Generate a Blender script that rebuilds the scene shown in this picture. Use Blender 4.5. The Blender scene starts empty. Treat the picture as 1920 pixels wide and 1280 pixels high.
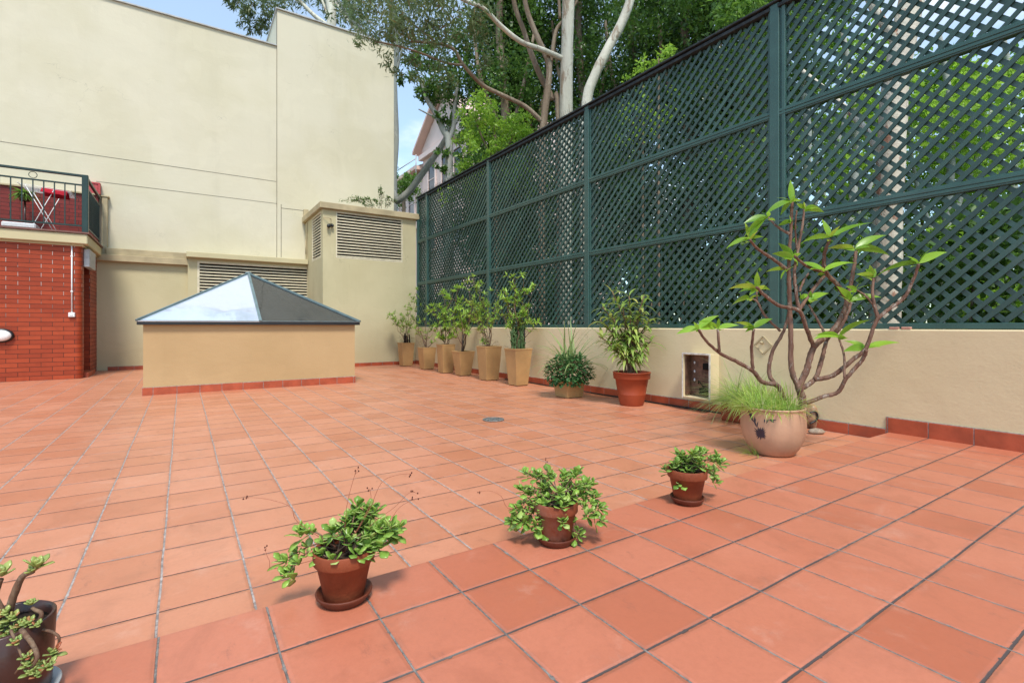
import bpy, math, random
import numpy as np
from mathutils import Vector, Matrix
R=random.Random(7)
NR=np.random.default_rng(11)
sc=bpy.context.scene
COL=sc.collection
PI=math.pi
# ---------------------------------------------------------------- survey of the place
# X runs along the back wall (to the right), Y along the lattice fence (away), camera stands at the origin
F=936.0; HY=611.0; H=1.06; TH=math.radians(33.4); CT,ST=math.cos(TH),math.sin(TH)
def ray(px,py):
    a=(px-960)/F; return Vector((a*CT+ST,-a*ST+CT,(HY-py)/F))
CAM=Vector((0,0,H))
def D(px,py,zc): return CAM+ray(px,py)*zc            # at a given distance
def onZ(px,py,z=0.0): r=ray(px,py); return CAM+r*((z-H)/r.z)
def onX(px,py,x): r=ray(px,py); return CAM+r*(x/r.x)
def onY(px,py,y): r=ray(px,py); return CAM+r*(y/r.y)
PZ=0.08          # height of the raised near terrace
WX=5.45          # face of the low wall under the lattice
# ---------------------------------------------------------------- helpers
def tag(o,label=None,cat=None,group=None,kind=None):
    if label: o['label']=label
    if cat: o['category']=cat
    if group: o['group']=group
    if kind: o['kind']=kind
    return o
def thing(name,loc,label,cat,group=None):
    o=bpy.data.objects.new(name,None); COL.objects.link(o); o.location=loc; o.empty_display_size=.1
    return tag(o,label,cat,group)
class MB:
    def __init__(s): s.v=[]; s.f=[]; s.sm=[]
    def add(s,vs,fs,smooth=False):
        b=len(s.v); s.v+= [tuple(v) for v in vs]; s.f+=[tuple(b+i for i in f) for f in fs]; s.sm+=[smooth]*len(fs)
    def box(s,x0,x1,y0,y1,z0,z1):
        if x0>x1:x0,x1=x1,x0
        if y0>y1:y0,y1=y1,y0
        if z0>z1:z0,z1=z1,z0
        s.add([(x0,y0,z0),(x1,y0,z0),(x1,y1,z0),(x0,y1,z0),(x0,y0,z1),(x1,y0,z1),(x1,y1,z1),(x0,y1,z1)],
              [(0,3,2,1),(4,5,6,7),(0,1,5,4),(1,2,6,5),(2,3,7,6),(3,0,4,7)])
    def bevbox(s,x0,x1,y0,y1,z0,z1,b=.008):
        # box with chamfered edges on all sides
        if x0>x1:x0,x1=x1,x0
        if y0>y1:y0,y1=y1,y0
        b=min(b,(x1-x0)*.3,(y1-y0)*.3,(z1-z0)*.3)
        def ring(d,z): return [(x0+d,y0+b,z),(x0+b,y0+d,z),(x1-b,y0+d,z),(x1-d,y0+b,z),(x1-d,y1-b,z),(x1-b,y1-d,z),(x0+b,y1-d,z),(x0+d,y1-b,z)]
        vs=ring(b,z0)+ring(0,z0+b)+ring(0,z1-b)+ring(b,z1)
        fs=[tuple(range(7,-1,-1)),tuple(range(24,32))]
        for r in range(3):
            for i in range(8): fs.append((r*8+i,r*8+(i+1)%8,r*8+8+(i+1)%8,r*8+8+i))
        s.add(vs,fs)
    def obox(s,c,ax,ay,az):
        c=Vector(c); P=[]
        for k in (-1,1):
            for (i,j) in ((-1,-1),(1,-1),(1,1),(-1,1)): P.append(c+ax*i+ay*j+az*k)
        s.add(P,[(0,3,2,1),(4,5,6,7),(0,1,5,4),(1,2,6,5),(2,3,7,6),(3,0,4,7)])
    def tube(s,path,rad,seg=8,cap=True,smooth=True,wob=0,rng=R):
        path=[Vector(p) for p in path]; n=len(path)
        if not hasattr(rad,'__len__'): rad=[rad]*n
        if len(rad)==2 and n!=2: rad=[rad[0]+(rad[1]-rad[0])*i/(n-1) for i in range(n)]
        vs=[]; up=None
        for i,p in enumerate(path):
            t=(path[min(i+1,n-1)]-path[max(i-1,0)]); t=t.normalized() if t.length>1e-9 else Vector((0,0,1))
            if up is None: up=Vector((1,0,0)) if abs(t.x)<.8 else Vector((0,1,0))
            a=(up-t*up.dot(t)).normalized(); b=t.cross(a); up=a
            for k in range(seg):
                w=2*PI*k/seg; r=rad[i]*(1+(rng.uniform(-wob,wob) if wob else 0))
                vs.append(p+a*math.cos(w)*r+b*math.sin(w)*r)
        fs=[]
        for i in range(n-1):
            for k in range(seg): fs.append((i*seg+k,i*seg+(k+1)%seg,(i+1)*seg+(k+1)%seg,(i+1)*seg+k))
        if cap: fs.append(tuple(range(seg-1,-1,-1))); fs.append(tuple((n-1)*seg+k for k in range(seg)))
        s.add(vs,fs,smooth)
    def lathe(s,c,prof,seg=40,smooth=True,close=False,sx=1,sy=1):
        vs=[];n=len(prof)
        for (r,z) in prof:
            for k in range(seg):
                w=2*PI*k/seg; vs.append((c[0]+r*math.cos(w)*sx,c[1]+r*math.sin(w)*sy,c[2]+z))
        fs=[]
        for i in range(n-1):
            for k in range(seg): fs.append((i*seg+k,i*seg+(k+1)%seg,(i+1)*seg+(k+1)%seg,(i+1)*seg+k))
        fs.append(tuple(range(seg-1,-1,-1)))
        if close: fs.append(tuple((n-1)*seg+k for k in range(seg)))
        s.add(vs,fs,smooth)
    def leaf(s,base,d,L,W,droop=.5,fold=.15,shape='lance',nseg=5,roll=0,thick=0):
        base=Vector(base); d=Vector(d).normalized()
        side=d.cross(Vector((0,0,1)))
        if side.length<.05: side=Vector((R.uniform(-1,1),R.uniform(-1,1),0))
        side.normalize(); side=Matrix.Rotation(roll,3,d)@side
        vs=[]; p=base.copy(); dd=d.copy()
        for i in range(nseg+1):
            t=i/nseg
            if shape=='lance': w=math.sin(PI*min(1,t**.75*.98+.02))
            elif shape=='obov': w=math.sin(PI*min(1,(t**1.7)*.93+.04))
            elif shape=='strap': w=min(1,t*6+.45)*(1-t**3)
            else: w=(1-t)*.9+.1
            w=max(w,.02)*W/2
            nrm=side.cross(dd).normalized()
            vs+= [p-side*w+nrm*w*fold*2,p.copy(),p+side*w+nrm*w*fold*2]
            dd=(dd+Vector((0,0,-1))*droop/nseg).normalized(); p=p+dd*(L/nseg)
        fs=[]
        for i in range(nseg): fs+=[(i*3,i*3+1,i*3+4,i*3+3),(i*3+1,i*3+2,i*3+5,i*3+4)]
        s.add(vs,fs,True)
    def build(s,name,m,parent=None,bevel=0,solid=0):
        v=np.array(s.v,dtype=float).reshape(-1,3)
        if parent is not None:
            o0=Vector(parent.location); q=parent.parent
            while q is not None: o0=o0+Vector(q.location); q=q.parent
        else:
            o0=Vector(((v[:,0].min()+v[:,0].max())/2,(v[:,1].min()+v[:,1].max())/2,v[:,2].min()))
        v=v-np.array(o0)
        me=bpy.data.meshes.new(name); me.from_pydata(v.tolist(),[],s.f); me.polygons.foreach_set('use_smooth',s.sm); me.update()
        me.materials.append(m)
        o=bpy.data.objects.new(name,me); COL.objects.link(o)
        if parent is not None: o.parent=parent
        else: o.location=o0
        if bevel:
            md=o.modifiers.new('Bevel','BEVEL'); md.width=bevel; md.segments=2; md.limit_method='ANGLE'
        if solid:
            md=o.modifiers.new('Solidify','SOLIDIFY'); md.thickness=solid
        return o
def smooth_path(pts,n=4):
    pts=[Vector(p) for p in pts]
    if len(pts)<3: return pts
    out=[]
    for i in range(len(pts)-1):
        p0=pts[max(i-1,0)];p1=pts[i];p2=pts[i+1];p3=pts[min(i+2,len(pts)-1)]
        for k in range(n):
            t=k/n; out.append(.5*((2*p1)+(p2-p0)*t+(2*p0-5*p1+4*p2-p3)*t*t+(3*p1-p0-3*p2+p3)*t**3))
    out.append(pts[-1]); return out
# ---------------------------------------------------------------- materials
class NT:
    def __init__(s,name):
        s.m=bpy.data.materials.new(name); s.m.use_nodes=True; s.t=s.m.node_tree; s.t.nodes.clear()
        s.out=s.n('ShaderNodeOutputMaterial'); s.pos=s.n('ShaderNodeNewGeometry').outputs['Position']
    def n(s,t,**k):
        q=s.t.nodes.new(t)
        for a,b in k.items(): setattr(q,a,b)
        return q
    def l(s,a,b): s.t.links.new(a,b)
    def val(s,inp,v):
        if isinstance(v,bpy.types.NodeSocket): s.l(v,inp)
        else: inp.default_value=v
    def math(s,op,a,b=0,c=0,clamp=False):
        q=s.n('ShaderNodeMath',operation=op); q.use_clamp=clamp
        s.val(q.inputs[0],a); s.val(q.inputs[1],b); s.val(q.inputs[2],c); return q.outputs[0]
    def mix(s,f,a,b,bt='MIX'):
        q=s.n('ShaderNodeMix',data_type='RGBA',blend_type=bt); s.val(q.inputs[0],f)
        for i,v in ((6,a),(7,b)):
            if not isinstance(v,bpy.types.NodeSocket): v=(*v,1) if len(v)==3 else v
            s.val(q.inputs[i],v)
        return q.outputs[2]
    def noise(s,scale,detail=4,rough=.55,vec=None,dist=0):
        q=s.n('ShaderNodeTexNoise'); s.l(vec or s.pos,q.inputs['Vector']); q.inputs['Scale'].default_value=scale
        q.inputs['Detail'].default_value=detail; q.inputs['Roughness'].default_value=rough; q.inputs['Distortion'].default_value=dist
        return q.outputs['Fac']
    def scaled(s,sx,sy,sz):
        q=s.n('ShaderNodeMapping'); q.inputs['Scale'].default_value=(sx,sy,sz); s.l(s.pos,q.inputs['Vector']); return q.outputs[0]
    def ramp(s,f,a,b): # smooth 0..1 between a and b
        q=s.n('ShaderNodeMapRange',interpolation_type='SMOOTHSTEP'); s.val(q.inputs[0],f); q.inputs[1].default_value=a; q.inputs[2].default_value=b
        return q.outputs[0]
    def bump(s,h,dist=.002,strength=1,nrm=None):
        q=s.n('ShaderNodeBump'); s.l(h,q.inputs['Height']); q.inputs['Distance'].default_value=dist; q.inputs['Strength'].default_value=strength
        if nrm: s.l(nrm,q.inputs['Normal'])
        return q.outputs[0]
    def bsdf(s,col,rough=.6,spec=.5,nrm=None,metal=0,**k):
        q=s.n('ShaderNodeBsdfPrincipled')
        if not isinstance(col,bpy.types.NodeSocket): col=(*col,1)
        s.val(q.inputs['Base Color'],col); s.val(q.inputs['Roughness'],rough); q.inputs['Specular IOR Level'].default_value=spec
        q.inputs['Metallic'].default_value=metal
        if nrm: s.l(nrm,q.inputs['Normal'])
        for a,b in k.items(): s.val(q.inputs[a.replace('_',' ')],b)
        return q.outputs[0]
    def done(s,sh): s.l(sh,s.out.inputs[0]); return s.m
def simple(name,col,rough=.6,spec=.5,var=.12,scale=6,bump=.0008,bscale=60,metal=0,stain=None,stain_amt=.3):
    n=NT(name); f=n.noise(scale); c=n.mix(n.ramp(f,.3,.7),tuple(x*(1-var) for x in col),tuple(min(1,x*(1+var)) for x in col))
    if stain: c=n.mix(n.math('MULTIPLY',n.ramp(n.noise(scale*.35,6,.65),.5,.75),stain_amt),c,stain)
    return n.done(n.bsdf(c,rough,spec,n.bump(n.noise(bscale,3),bump),metal))
def render_wall(name,col,col2,trowel=.0035,streak=.10):
    # painted cement render: blotches, vertical rain streaks, trowel marks
    n=NT(name); c=n.mix(n.ramp(n.noise(.6,4),.35,.65),col,col2)
    st=n.noise(1,6,.6,n.scaled(2.2,2.2,.16)); c=n.mix(n.math('MULTIPLY',n.ramp(st,.52,.78),streak),c,tuple(x*.45 for x in col))
    sp=n.ramp(n.noise(38,5,.7),.66,.74); c=n.mix(n.math('MULTIPLY',sp,.10),c,tuple(x*.5 for x in col))
    gr=n.noise(3.2,5,.7); c=n.mix(n.math('MULTIPLY',n.ramp(gr,.58,.75),.10),c,tuple(min(1,x*1.25) for x in col))
    # hairline cracks, patched areas and long rain marks
    v=n.n('ShaderNodeTexVoronoi',feature='DISTANCE_TO_EDGE'); v.inputs['Scale'].default_value=.55
    dn=n.n('ShaderNodeTexNoise'); n.l(n.pos,dn.inputs['Vector']); dn.inputs['Scale'].default_value=2.5; dn.inputs['Detail'].default_value=6
    dv=n.n('ShaderNodeVectorMath',operation='ADD'); n.l(n.pos,dv.inputs[0]); n.l(dn.outputs['Color'],dv.inputs[1]); n.l(dv.outputs[0],v.inputs['Vector'])
    ck=n.math('MULTIPLY',n.ramp(v.outputs['Distance'],.0035,.0012),n.ramp(n.noise(.8,3),.55,.62)); c=n.mix(n.math('MULTIPLY',ck,.35),c,tuple(x*.4 for x in col))
    rs=n.noise(1,7,.72,n.scaled(7,7,.22)); c=n.mix(n.math('MULTIPLY',n.ramp(rs,.60,.78),streak*1.1),c,tuple(x*.4 for x in col))
    pt=n.noise(.9,3,.5,dist=1.2); c=n.mix(n.math('MULTIPLY',n.ramp(pt,.54,.58),.07),c,tuple(min(1,x*1.3) for x in col))
    pits=n.ramp(n.noise(26,4,.75),.68,.74)
    h=n.math('ADD',n.noise(2.4,4),n.math('MULTIPLY',n.noise(45,3),.16)); h=n.math('ADD',h,n.math('MULTIPLY',n.noise(1,3,.6,n.scaled(5,5,14)),.22)); h=n.math('SUBTRACT',h,n.math('MULTIPLY',pits,.25))
    return n.done(n.bsdf(c,.82,.25,n.bump(h,trowel*2.4)))
def tiles(name,x0,y0,px,py,ca,cb,cc,w1=.0082,w2=.0068,grey=(.36,.31,.28),dark=(.030,.018,.014)):
    n=NT(name); sep=n.n('ShaderNodeSeparateXYZ'); n.l(n.pos,sep.inputs[0])
    wob=n.math('MULTIPLY',n.math('SUBTRACT',n.noise(1.7,2),.5),.012)
    wob2=n.math('MULTIPLY',n.math('SUBTRACT',n.noise(1.3,2,vec=n.scaled(1,1.3,1)),.5),.012)
    u=n.math('DIVIDE',n.math('ADD',n.math('SUBTRACT',sep.outputs[0],x0),wob),px)
    v=n.math('DIVIDE',n.math('ADD',n.math('SUBTRACT',sep.outputs[1],y0),wob2),py)
    def dist(w,p):
        f=n.math('FRACT',w); return n.math('MULTIPLY',n.math('MINIMUM',f,n.math('SUBTRACT',1,f)),p)
    du,dv=dist(u,px),dist(v,py)
    jit=n.math('ADD',n.math('MULTIPLY',n.math('SUBTRACT',n.noise(70,3,.7),.5),.004),n.math('MULTIPLY',n.ramp(n.noise(17,4,.7),.60,.68),-.0035))
    mu=n.ramp(n.math('ADD',du,jit),w1*.62,w1*.36); mv=n.ramp(n.math('ADD',dv,jit),w2*.62,w2*.34)
    cell=n.n('ShaderNodeCombineXYZ'); n.l(n.math('FLOOR',u),cell.inputs[0]); n.l(n.math('FLOOR',v),cell.inputs[1])
    wn=n.n('ShaderNodeTexWhiteNoise',noise_dimensions='2D'); n.l(cell.outputs[0],wn.inputs[0]); rnd=wn.outputs['Value']
    rs=n.n('ShaderNodeSeparateColor'); n.l(wn.outputs['Color'],rs.inputs[0])
    c=n.mix(rnd,ca,cb)
    c=n.mix(n.math('MULTIPLY',n.ramp(rs.outputs[1],.55,1),.6),c,cc)
    blot=n.noise(5,6,.65); c=n.mix(n.math('MULTIPLY',n.ramp(blot,.48,.72),.30),c,tuple(x*.72 for x in ca))
    pale=n.noise(1.1,5,.6); c=n.mix(n.math('MULTIPLY',n.ramp(pale,.45,.7),.30),c,tuple(min(1,x*1.18+.03) for x in ca))
    wear=n.noise(2.6,8,.72,dist=.8); c=n.mix(n.math('MULTIPLY',n.ramp(wear,.50,.66),.28),c,tuple(x*.62 for x in cb))
    smu=n.noise(11,7,.75,n.scaled(1,.45,1)); c=n.mix(n.math('MULTIPLY',n.ramp(smu,.58,.72),.48),c,(.20,.085,.06))
    lim=n.noise(3.1,8,.75,dist=.4); c=n.mix(n.math('MULTIPLY',n.ramp(lim,.54,.72),.20),c,(.70,.48,.38))
    near=n.ramp(n.math('MINIMUM',du,dv),.03,.0); c=n.mix(n.math('MULTIPLY',near,n.math('MULTIPLY',n.ramp(n.noise(13,5,.7),.45,.62),.45)),c,(.26,.12,.085))
    fine=n.noise(55,9,.8); c=n.mix(n.math('MULTIPLY',n.ramp(fine,.36,.68),.20),c,tuple(x*.62 for x in cb))
    spk=n.ramp(n.noise(140,3,.8),.70,.76); c=n.mix(n.math('MULTIPLY',spk,.45),c,(.16,.05,.03))
    gg=n.mix(n.ramp(n.noise(24,5,.75),.35,.65),tuple(x*.5 for x in grey),tuple(x*1.25 for x in grey))
    ggv=n.mix(n.ramp(n.noise(2.3,4,.7),.50,.62),dark,tuple(x*.75 for x in grey))
    c=n.mix(mv,c,ggv); c=n.mix(mu,c,gg)
    g=n.math('MAXIMUM',mu,mv)
    edge=n.ramp(n.math('MINIMUM',du,dv),.004,.016)
    # every tile is laid with its own small tilt
    fu=n.math('MULTIPLY',n.math('SUBTRACT',n.math('FRACT',u),.5),n.math('SUBTRACT',rs.outputs[0],.5))
    fv=n.math('MULTIPLY',n.math('SUBTRACT',n.math('FRACT',v),.5),n.math('SUBTRACT',rs.outputs[2],.5))
    hh=n.math('ADD',n.math('MULTIPLY',n.math('ADD',fu,fv),1.6),n.math('MULTIPLY',edge,1.0))
    hh=n.math('ADD',hh,n.math('ADD',n.math('MULTIPLY',n.noise(9,4),.35),n.math('MULTIPLY',n.noise(90,5,.7),.16))); hh=n.math('SUBTRACT',hh,n.math('MULTIPLY',g,.9))
    rough=n.math('ADD',n.math('MULTIPLY',n.noise(4,4),.22),n.math('ADD',.27,n.math('MULTIPLY',g,.35)))
    return n.done(n.bsdf(c,rough,.65,n.bump(hh,.0022)))
def bricks(name,c1,c2,mort,w=.33,h=.0875,mw=.008,eff=True):
    n=NT(name); sep=n.n('ShaderNodeSeparateXYZ'); n.l(n.pos,sep.inputs[0])
    u=n.math('ADD',sep.outputs[0],sep.outputs[1]); cv=n.n('ShaderNodeCombineXYZ'); n.l(u,cv.inputs[0]); n.l(sep.outputs[2],cv.inputs[1])
    b=n.n('ShaderNodeTexBrick'); n.l(cv.outputs[0],b.inputs['Vector']); b.inputs['Scale'].default_value=1
    b.inputs['Color1'].default_value=(*c1,1); b.inputs['Color2'].default_value=(*c2,1); b.inputs['Mortar'].default_value=(*mort,1)
    b.inputs['Mortar Size'].default_value=mw/2; b.inputs['Mortar Smooth'].default_value=.15; b.inputs['Brick Width'].default_value=w; b.inputs['Row Height'].default_value=h
    c=b.outputs['Color']
    c=n.mix(n.math('MULTIPLY',n.ramp(n.noise(7,6,.7),.45,.75),.35),c,tuple(x*.5 for x in c1))
    if eff: # lime bloom out of the joints, high on the wall
        m=n.math('MULTIPLY',b.outputs['Fac'],n.ramp(n.math('ADD',sep.outputs[2],n.noise(3,3)),1.45,2.6))
        fz=n.math('FRACT',n.math('DIVIDE',sep.outputs[2],h)); fz=n.math('MULTIPLY',n.math('MINIMUM',fz,n.math('SUBTRACT',1,fz)),h); m=n.math('MULTIPLY',m,n.ramp(fz,mw*.5,mw*.8))
        m=n.math('MULTIPLY',m,n.ramp(n.noise(1,3,vec=n.scaled(5,5,2)),.36,.50)); c=n.mix(m,c,(.55,.50,.45))
    h2=n.math('ADD',n.math('MULTIPLY',b.outputs['Fac'],-1),n.math('MULTIPLY',n.noise(60,3),.25))
    return n.done(n.bsdf(c,n.math('ADD',.42,n.math('MULTIPLY',b.outputs['Fac'],.4)),.22,n.bump(h2,.004)))
def foliage(name,c1,c2,trans=.3,gloss=.35,c3=None):
    n=NT(name); g=n.n('ShaderNodeNewGeometry'); rnd=g.outputs['Random Per Island']
    c=n.mix(rnd,c1,c2)
    if c3: c=n.mix(n.ramp(n.math('FRACT',n.math('MULTIPLY',rnd,17.3)),.8,.95),c,c3)
    c=n.mix(n.math('MULTIPLY',n.ramp(n.noise(1.4,3),.4,.65),.4),c,tuple(min(1,x*1.6) for x in c2))
    b=n.bsdf(c,gloss,.4); t=n.n('ShaderNodeBsdfTranslucent'); n.l(n.mix(.5,c,tuple(min(1,x*2.2) for x in c2)),t.inputs[0])
    m=n.n('ShaderNodeMixShader'); m.inputs[0].default_value=trans; n.l(b,m.inputs[1]); n.l(t.outputs[0],m.inputs[2])
    return n.done(m.outputs[0])
def bark(name,c1,c2,c3,sc_=3.0,amt=.5,bump=.01):
    n=NT(name); a=n.noise(1,5,.6,n.scaled(sc_*2,sc_*2,sc_*.35)); c=n.mix(n.ramp(a,.35,.65),c1,c2)
    b=n.noise(1,6,.7,n.scaled(sc_*2.2,sc_*2.2,sc_*.7),dist=.6); m=n.ramp(b,.55,.62); c=n.mix(n.math('MULTIPLY',m,amt),c,c3)
    h=n.math('ADD',n.math('MULTIPLY',m,.5),n.noise(18,4))
    return n.done(n.bsdf(c,.75,.25,n.bump(h,bump)))
M={}
M['tile_low']=tiles('terracotta_tiles',-.0765,2.267,.3055,.3085,(.575,.24,.138),(.52,.20,.105),(.45,.15,.07))
M['tile_high']=tiles('terracotta_tiles_raised',.552,1.640,.3080,.3017,(.525,.178,.102),(.485,.15,.08),(.405,.11,.053),w1=.0065,w2=.0085,grey=(.20,.175,.155),dark=(.07,.05,.045))
M['cream_high']=render_wall('pale_cream_render',(.63,.58,.44),(.59,.54,.39))
M['cream']=render_wall('cream_render',(.56,.495,.305),(.51,.445,.265),streak=.16)
M['ochre']=render_wall('ochre_render',(.48,.325,.165),(.44,.295,.145),streak=.08)
M['fence_wall']=render_wall('low_wall_render',(.68,.56,.35),(.64,.51,.31),trowel=.003,streak=.10)
M['skirt']=simple('red_skirting_tile',(.38,.078,.034),.42,.35,.18,5,.0015,30,stain=(.16,.05,.03),stain_amt=.5)
M['skirt_joint']=simple('grey_joint_mortar',(.28,.26,.24),.9,.2,.3,40)
M['joint']=simple('dark_joint_sealant',(.21,.185,.14),.8,.2)
M['seal']=simple('weathered_grey_sealant',(.16,.16,.17),.8,.2)
M['brick']=bricks('red_glazed_brick',(.39,.066,.024),(.27,.042,.017),(.055,.028,.022))
M['brick_up']=bricks('dull_red_brick',(.22,.035,.028),(.17,.028,.022),(.05,.03,.03),eff=False)
M['green']=simple('dark_green_paint',(.024,.058,.058),.42,.5,.12,4,.0006,40,stain=(.05,.09,.085),stain_amt=.5)
M['green_frame']=simple('dark_green_frame_paint',(.034,.088,.074),.36,.5,.10,4,.0006,40,stain=(.07,.11,.10),stain_amt=.4)
M['green_rail']=simple('green_railing_paint',(.010,.030,.024),.35,.5)
M['cap']=simple('weathered_cap_timber',(.032,.042,.046),.8,.2,.3,12,.003,60)
M['louvre']=simple('cream_louvre_metal',(.66,.59,.42),.5,.4,.10,8,.0004,30)
M['dark']=simple('dark_interior',(.012,.011,.010),.9,.1)
M['trim']=simple('tan_trim_paint',(.43,.35,.21),.7,.3,.15,3,.001,40,stain=(.25,.17,.09),stain_amt=.5)
M['frame_sky']=simple('skylight_frame_paint',(.13,.185,.19),.4,.4,.15)
M['black']=simple('black_plastic',(.012,.012,.013),.4,.5)
M['white']=simple('white_paint',(.78,.78,.76),.45,.5,.05)
M['grey_metal']=simple('galvanised_grey',(.42,.43,.42),.45,.5,.15,10)
M['terra']=simple('terracotta_pot',(.20,.048,.019),.65,.25,.22,9,.002,70,stain=(.36,.20,.15),stain_amt=.55)
M['terra_dark']=simple('damp_terracotta',(.11,.028,.014),.5,.3,.25,12,.0012,70)
M['plastic_terra']=simple('terracotta_plastic_pot',(.28,.050,.018),.45,.3,.08,6,.0006,50,stain=(.25,.06,.03),stain_amt=.35)
M['planter']=simple('ochre_glazed_planter',(.43,.255,.105),.5,.4,.10,3,.0015,40,stain=(.27,.15,.065),stain_amt=.55)
M['bowlclay']=simple('pale_clay_bowl',(.46,.265,.165),.55,.35,.12,4,.0015,50,stain=(.36,.2,.13),stain_amt=.5)
M['motif']=simple('dark_blue_glaze_motif',(.028,.022,.035),.35,.5,.1)
M['soil']=simple('potting_soil',(.045,.030,.020),.95,.1,.4,40,.01,60)
M['darkpot']=simple('dark_brown_glazed_pot',(.050,.020,.014),.3,.5,.2,10)
M['rusty']=simple('rusty_brown_metal',(.13,.065,.040),.6,.4,.4,14,.001,60)
M['jug']=simple('brown_mottled_ceramic',(.32,.17,.095),.4,.5,.4,16,.002,30,stain=(.06,.03,.02),stain_amt=.9)
M['stone']=simple('grey_brown_stone',(.30,.23,.17),.8,.3,.3,20,.004,40)
M['stem']=bark('plant_stem_bark',(.13,.068,.042),(.20,.13,.08),(.30,.24,.18),30,.3,.002)
M['frangi']=bark('frangipani_bark',(.115,.055,.036),(.20,.115,.08),(.40,.34,.28),14,.55,.006)
M['redstalk']=simple('red_flower_stalk',(.30,.10,.06),.6,.3)
M['bud']=simple('dark_dry_bud',(.07,.02,.015),.7,.2)
M['leaf_jade']=foliage('jade_leaf',(.11,.22,.03),(.29,.44,.08),.2,.26,(.42,.50,.16))
M['leaf_succ']=foliage('rosette_succulent_leaf',(.17,.25,.06),(.32,.36,.10),.12,.3,(.36,.10,.05))
M['leaf_frangi']=foliage('frangipani_leaf',(.12,.27,.025),(.25,.43,.045),.38,.3,(.42,.44,.07))
M['leaf_shrub']=foliage('potted_shrub_leaf',(.12,.25,.04),(.32,.48,.08),.3,.4,(.40,.50,.12))
M['leaf_drac']=foliage('variegated_strap_leaf',(.12,.22,.04),(.28,.38,.09),.3,.35,(.52,.48,.14))
M['leaf_dark']=foliage('dark_round_leaf',(.028,.085,.028),(.06,.15,.045),.15,.35,(.12,.24,.09))
M['grass_leaf']=foliage('grass_blade',(.22,.38,.05),(.36,.50,.11),.35,.5,(.62,.58,.34))
M['blade']=foliage('pale_strap_blade',(.15,.25,.07),(.28,.36,.15),.3,.4)
M['dry']=simple('dry_twig',(.30,.20,.13),.85,.2,.3,20)
M['lf_dense']=foliage('dense_tree_leaf',(.024,.064,.016),(.085,.175,.032),.28,.30,(.17,.29,.05))
M['lf_mid']=foliage('mid_tree_leaf',(.05,.12,.02),(.14,.26,.04),.38,.38)
M['lf_light']=foliage('light_tree_leaf',(.10,.21,.02),(.26,.42,.05),.45,.38,(.38,.50,.09))
M['lf_euc']=foliage('gum_tree_leaf',(.060,.092,.034),(.12,.165,.06),.32,.42,(.16,.10,.05))
M['bark_pale']=bark('pale_gum_bark',(.60,.58,.48),(.46,.44,.36),(.24,.16,.10),1.9,.75)
M['bark_grey']=bark('grey_gum_bark',(.36,.37,.33),(.26,.27,.25),(.50,.50,.46),1.8,.4)
M['bark_brown']=bark('brown_bark',(.17,.12,.08),(.26,.20,.14),(.42,.36,.27),2.2,.4)
M['bark_peel']=bark('peeling_gum_bark',(.66,.60,.48),(.58,.50,.40),(.34,.13,.07),2.6,.85)
M['pink']=simple('pink_painted_wall',(.76,.58,.52),.8,.2,.05,.5)
M['pink_pale']=simple('pale_pink_trim',(.78,.62,.57),.75,.2,.05,.5)
M['pink_roof']=simple('salmon_roof_sheet',(.72,.50,.42),.6,.3,.08,.7)
M['window']=simple('dark_window_glass',(.03,.035,.04),.1,.6,.1)
M['ground']=simple('leaf_litter_ground',(.12,.085,.05),.95,.1,.35,1.2,.02,6,stain=(.08,.10,.04),stain_amt=.7)
M['red_cloth']=simple('red_cloth',(.36,.012,.025),.9,.2,.15)
def glassmat(name,gl,tint,rough=.02):
    n=NT(name); d=n.bsdf(tint,.3,.5); g=n.n('ShaderNodeBsdfGlossy'); g.inputs[0].default_value=(.95,.97,1,1); g.inputs['Roughness'].default_value=rough
    w=n.bump(n.noise(1.3,2),.006); n.l(w,g.inputs['Normal'])
    fr=n.n('ShaderNodeLayerWeight'); fr.inputs[0].default_value=.3
    dirt=n.ramp(n.noise(1.6,7,.72,n.scaled(1.5,.6,1)),.42,.75); f=n.math('ADD',gl,n.math('MULTIPLY',fr.outputs['Fresnel'],.35),clamp=True)
    n.l(n.math('ADD',rough,n.math('MULTIPLY',dirt,.12)),g.inputs['Roughness']); f=n.math('MULTIPLY',f,n.math('SUBTRACT',1,n.math('MULTIPLY',dirt,.25)))
    m=n.n('ShaderNodeMixShader'); n.l(f,m.inputs[0]); n.l(d,m.inputs[1]); n.l(g.outputs[0],m.inputs[2]); return n.done(m.outputs[0])
M['glass_sky_painted']=glassmat('painted_sky_reflection_glass',.40,(.54,.61,.72))  # pale blue base colour stands in for sky reflected in the left front pane
M['glass_dark']=glassmat('dark_tinted_glass',.28,(.030,.035,.042))
nt_=M['glass_dark'].node_tree; o_=[q for q in nt_.nodes if q.type=='OUTPUT_MATERIAL'][0]; src=o_.inputs[0].links[0].from_socket
tr_=nt_.nodes.new('ShaderNodeBsdfTransparent'); tr_.inputs[0].default_value=(.62,.64,.68,1); mx_=nt_.nodes.new('ShaderNodeMixShader'); mx_.inputs[0].default_value=.62
nt_.links.new(src,mx_.inputs[1]); nt_.links.new(tr_.outputs[0],mx_.inputs[2]); nt_.links.new(mx_.outputs[0],o_.inputs[0])
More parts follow.
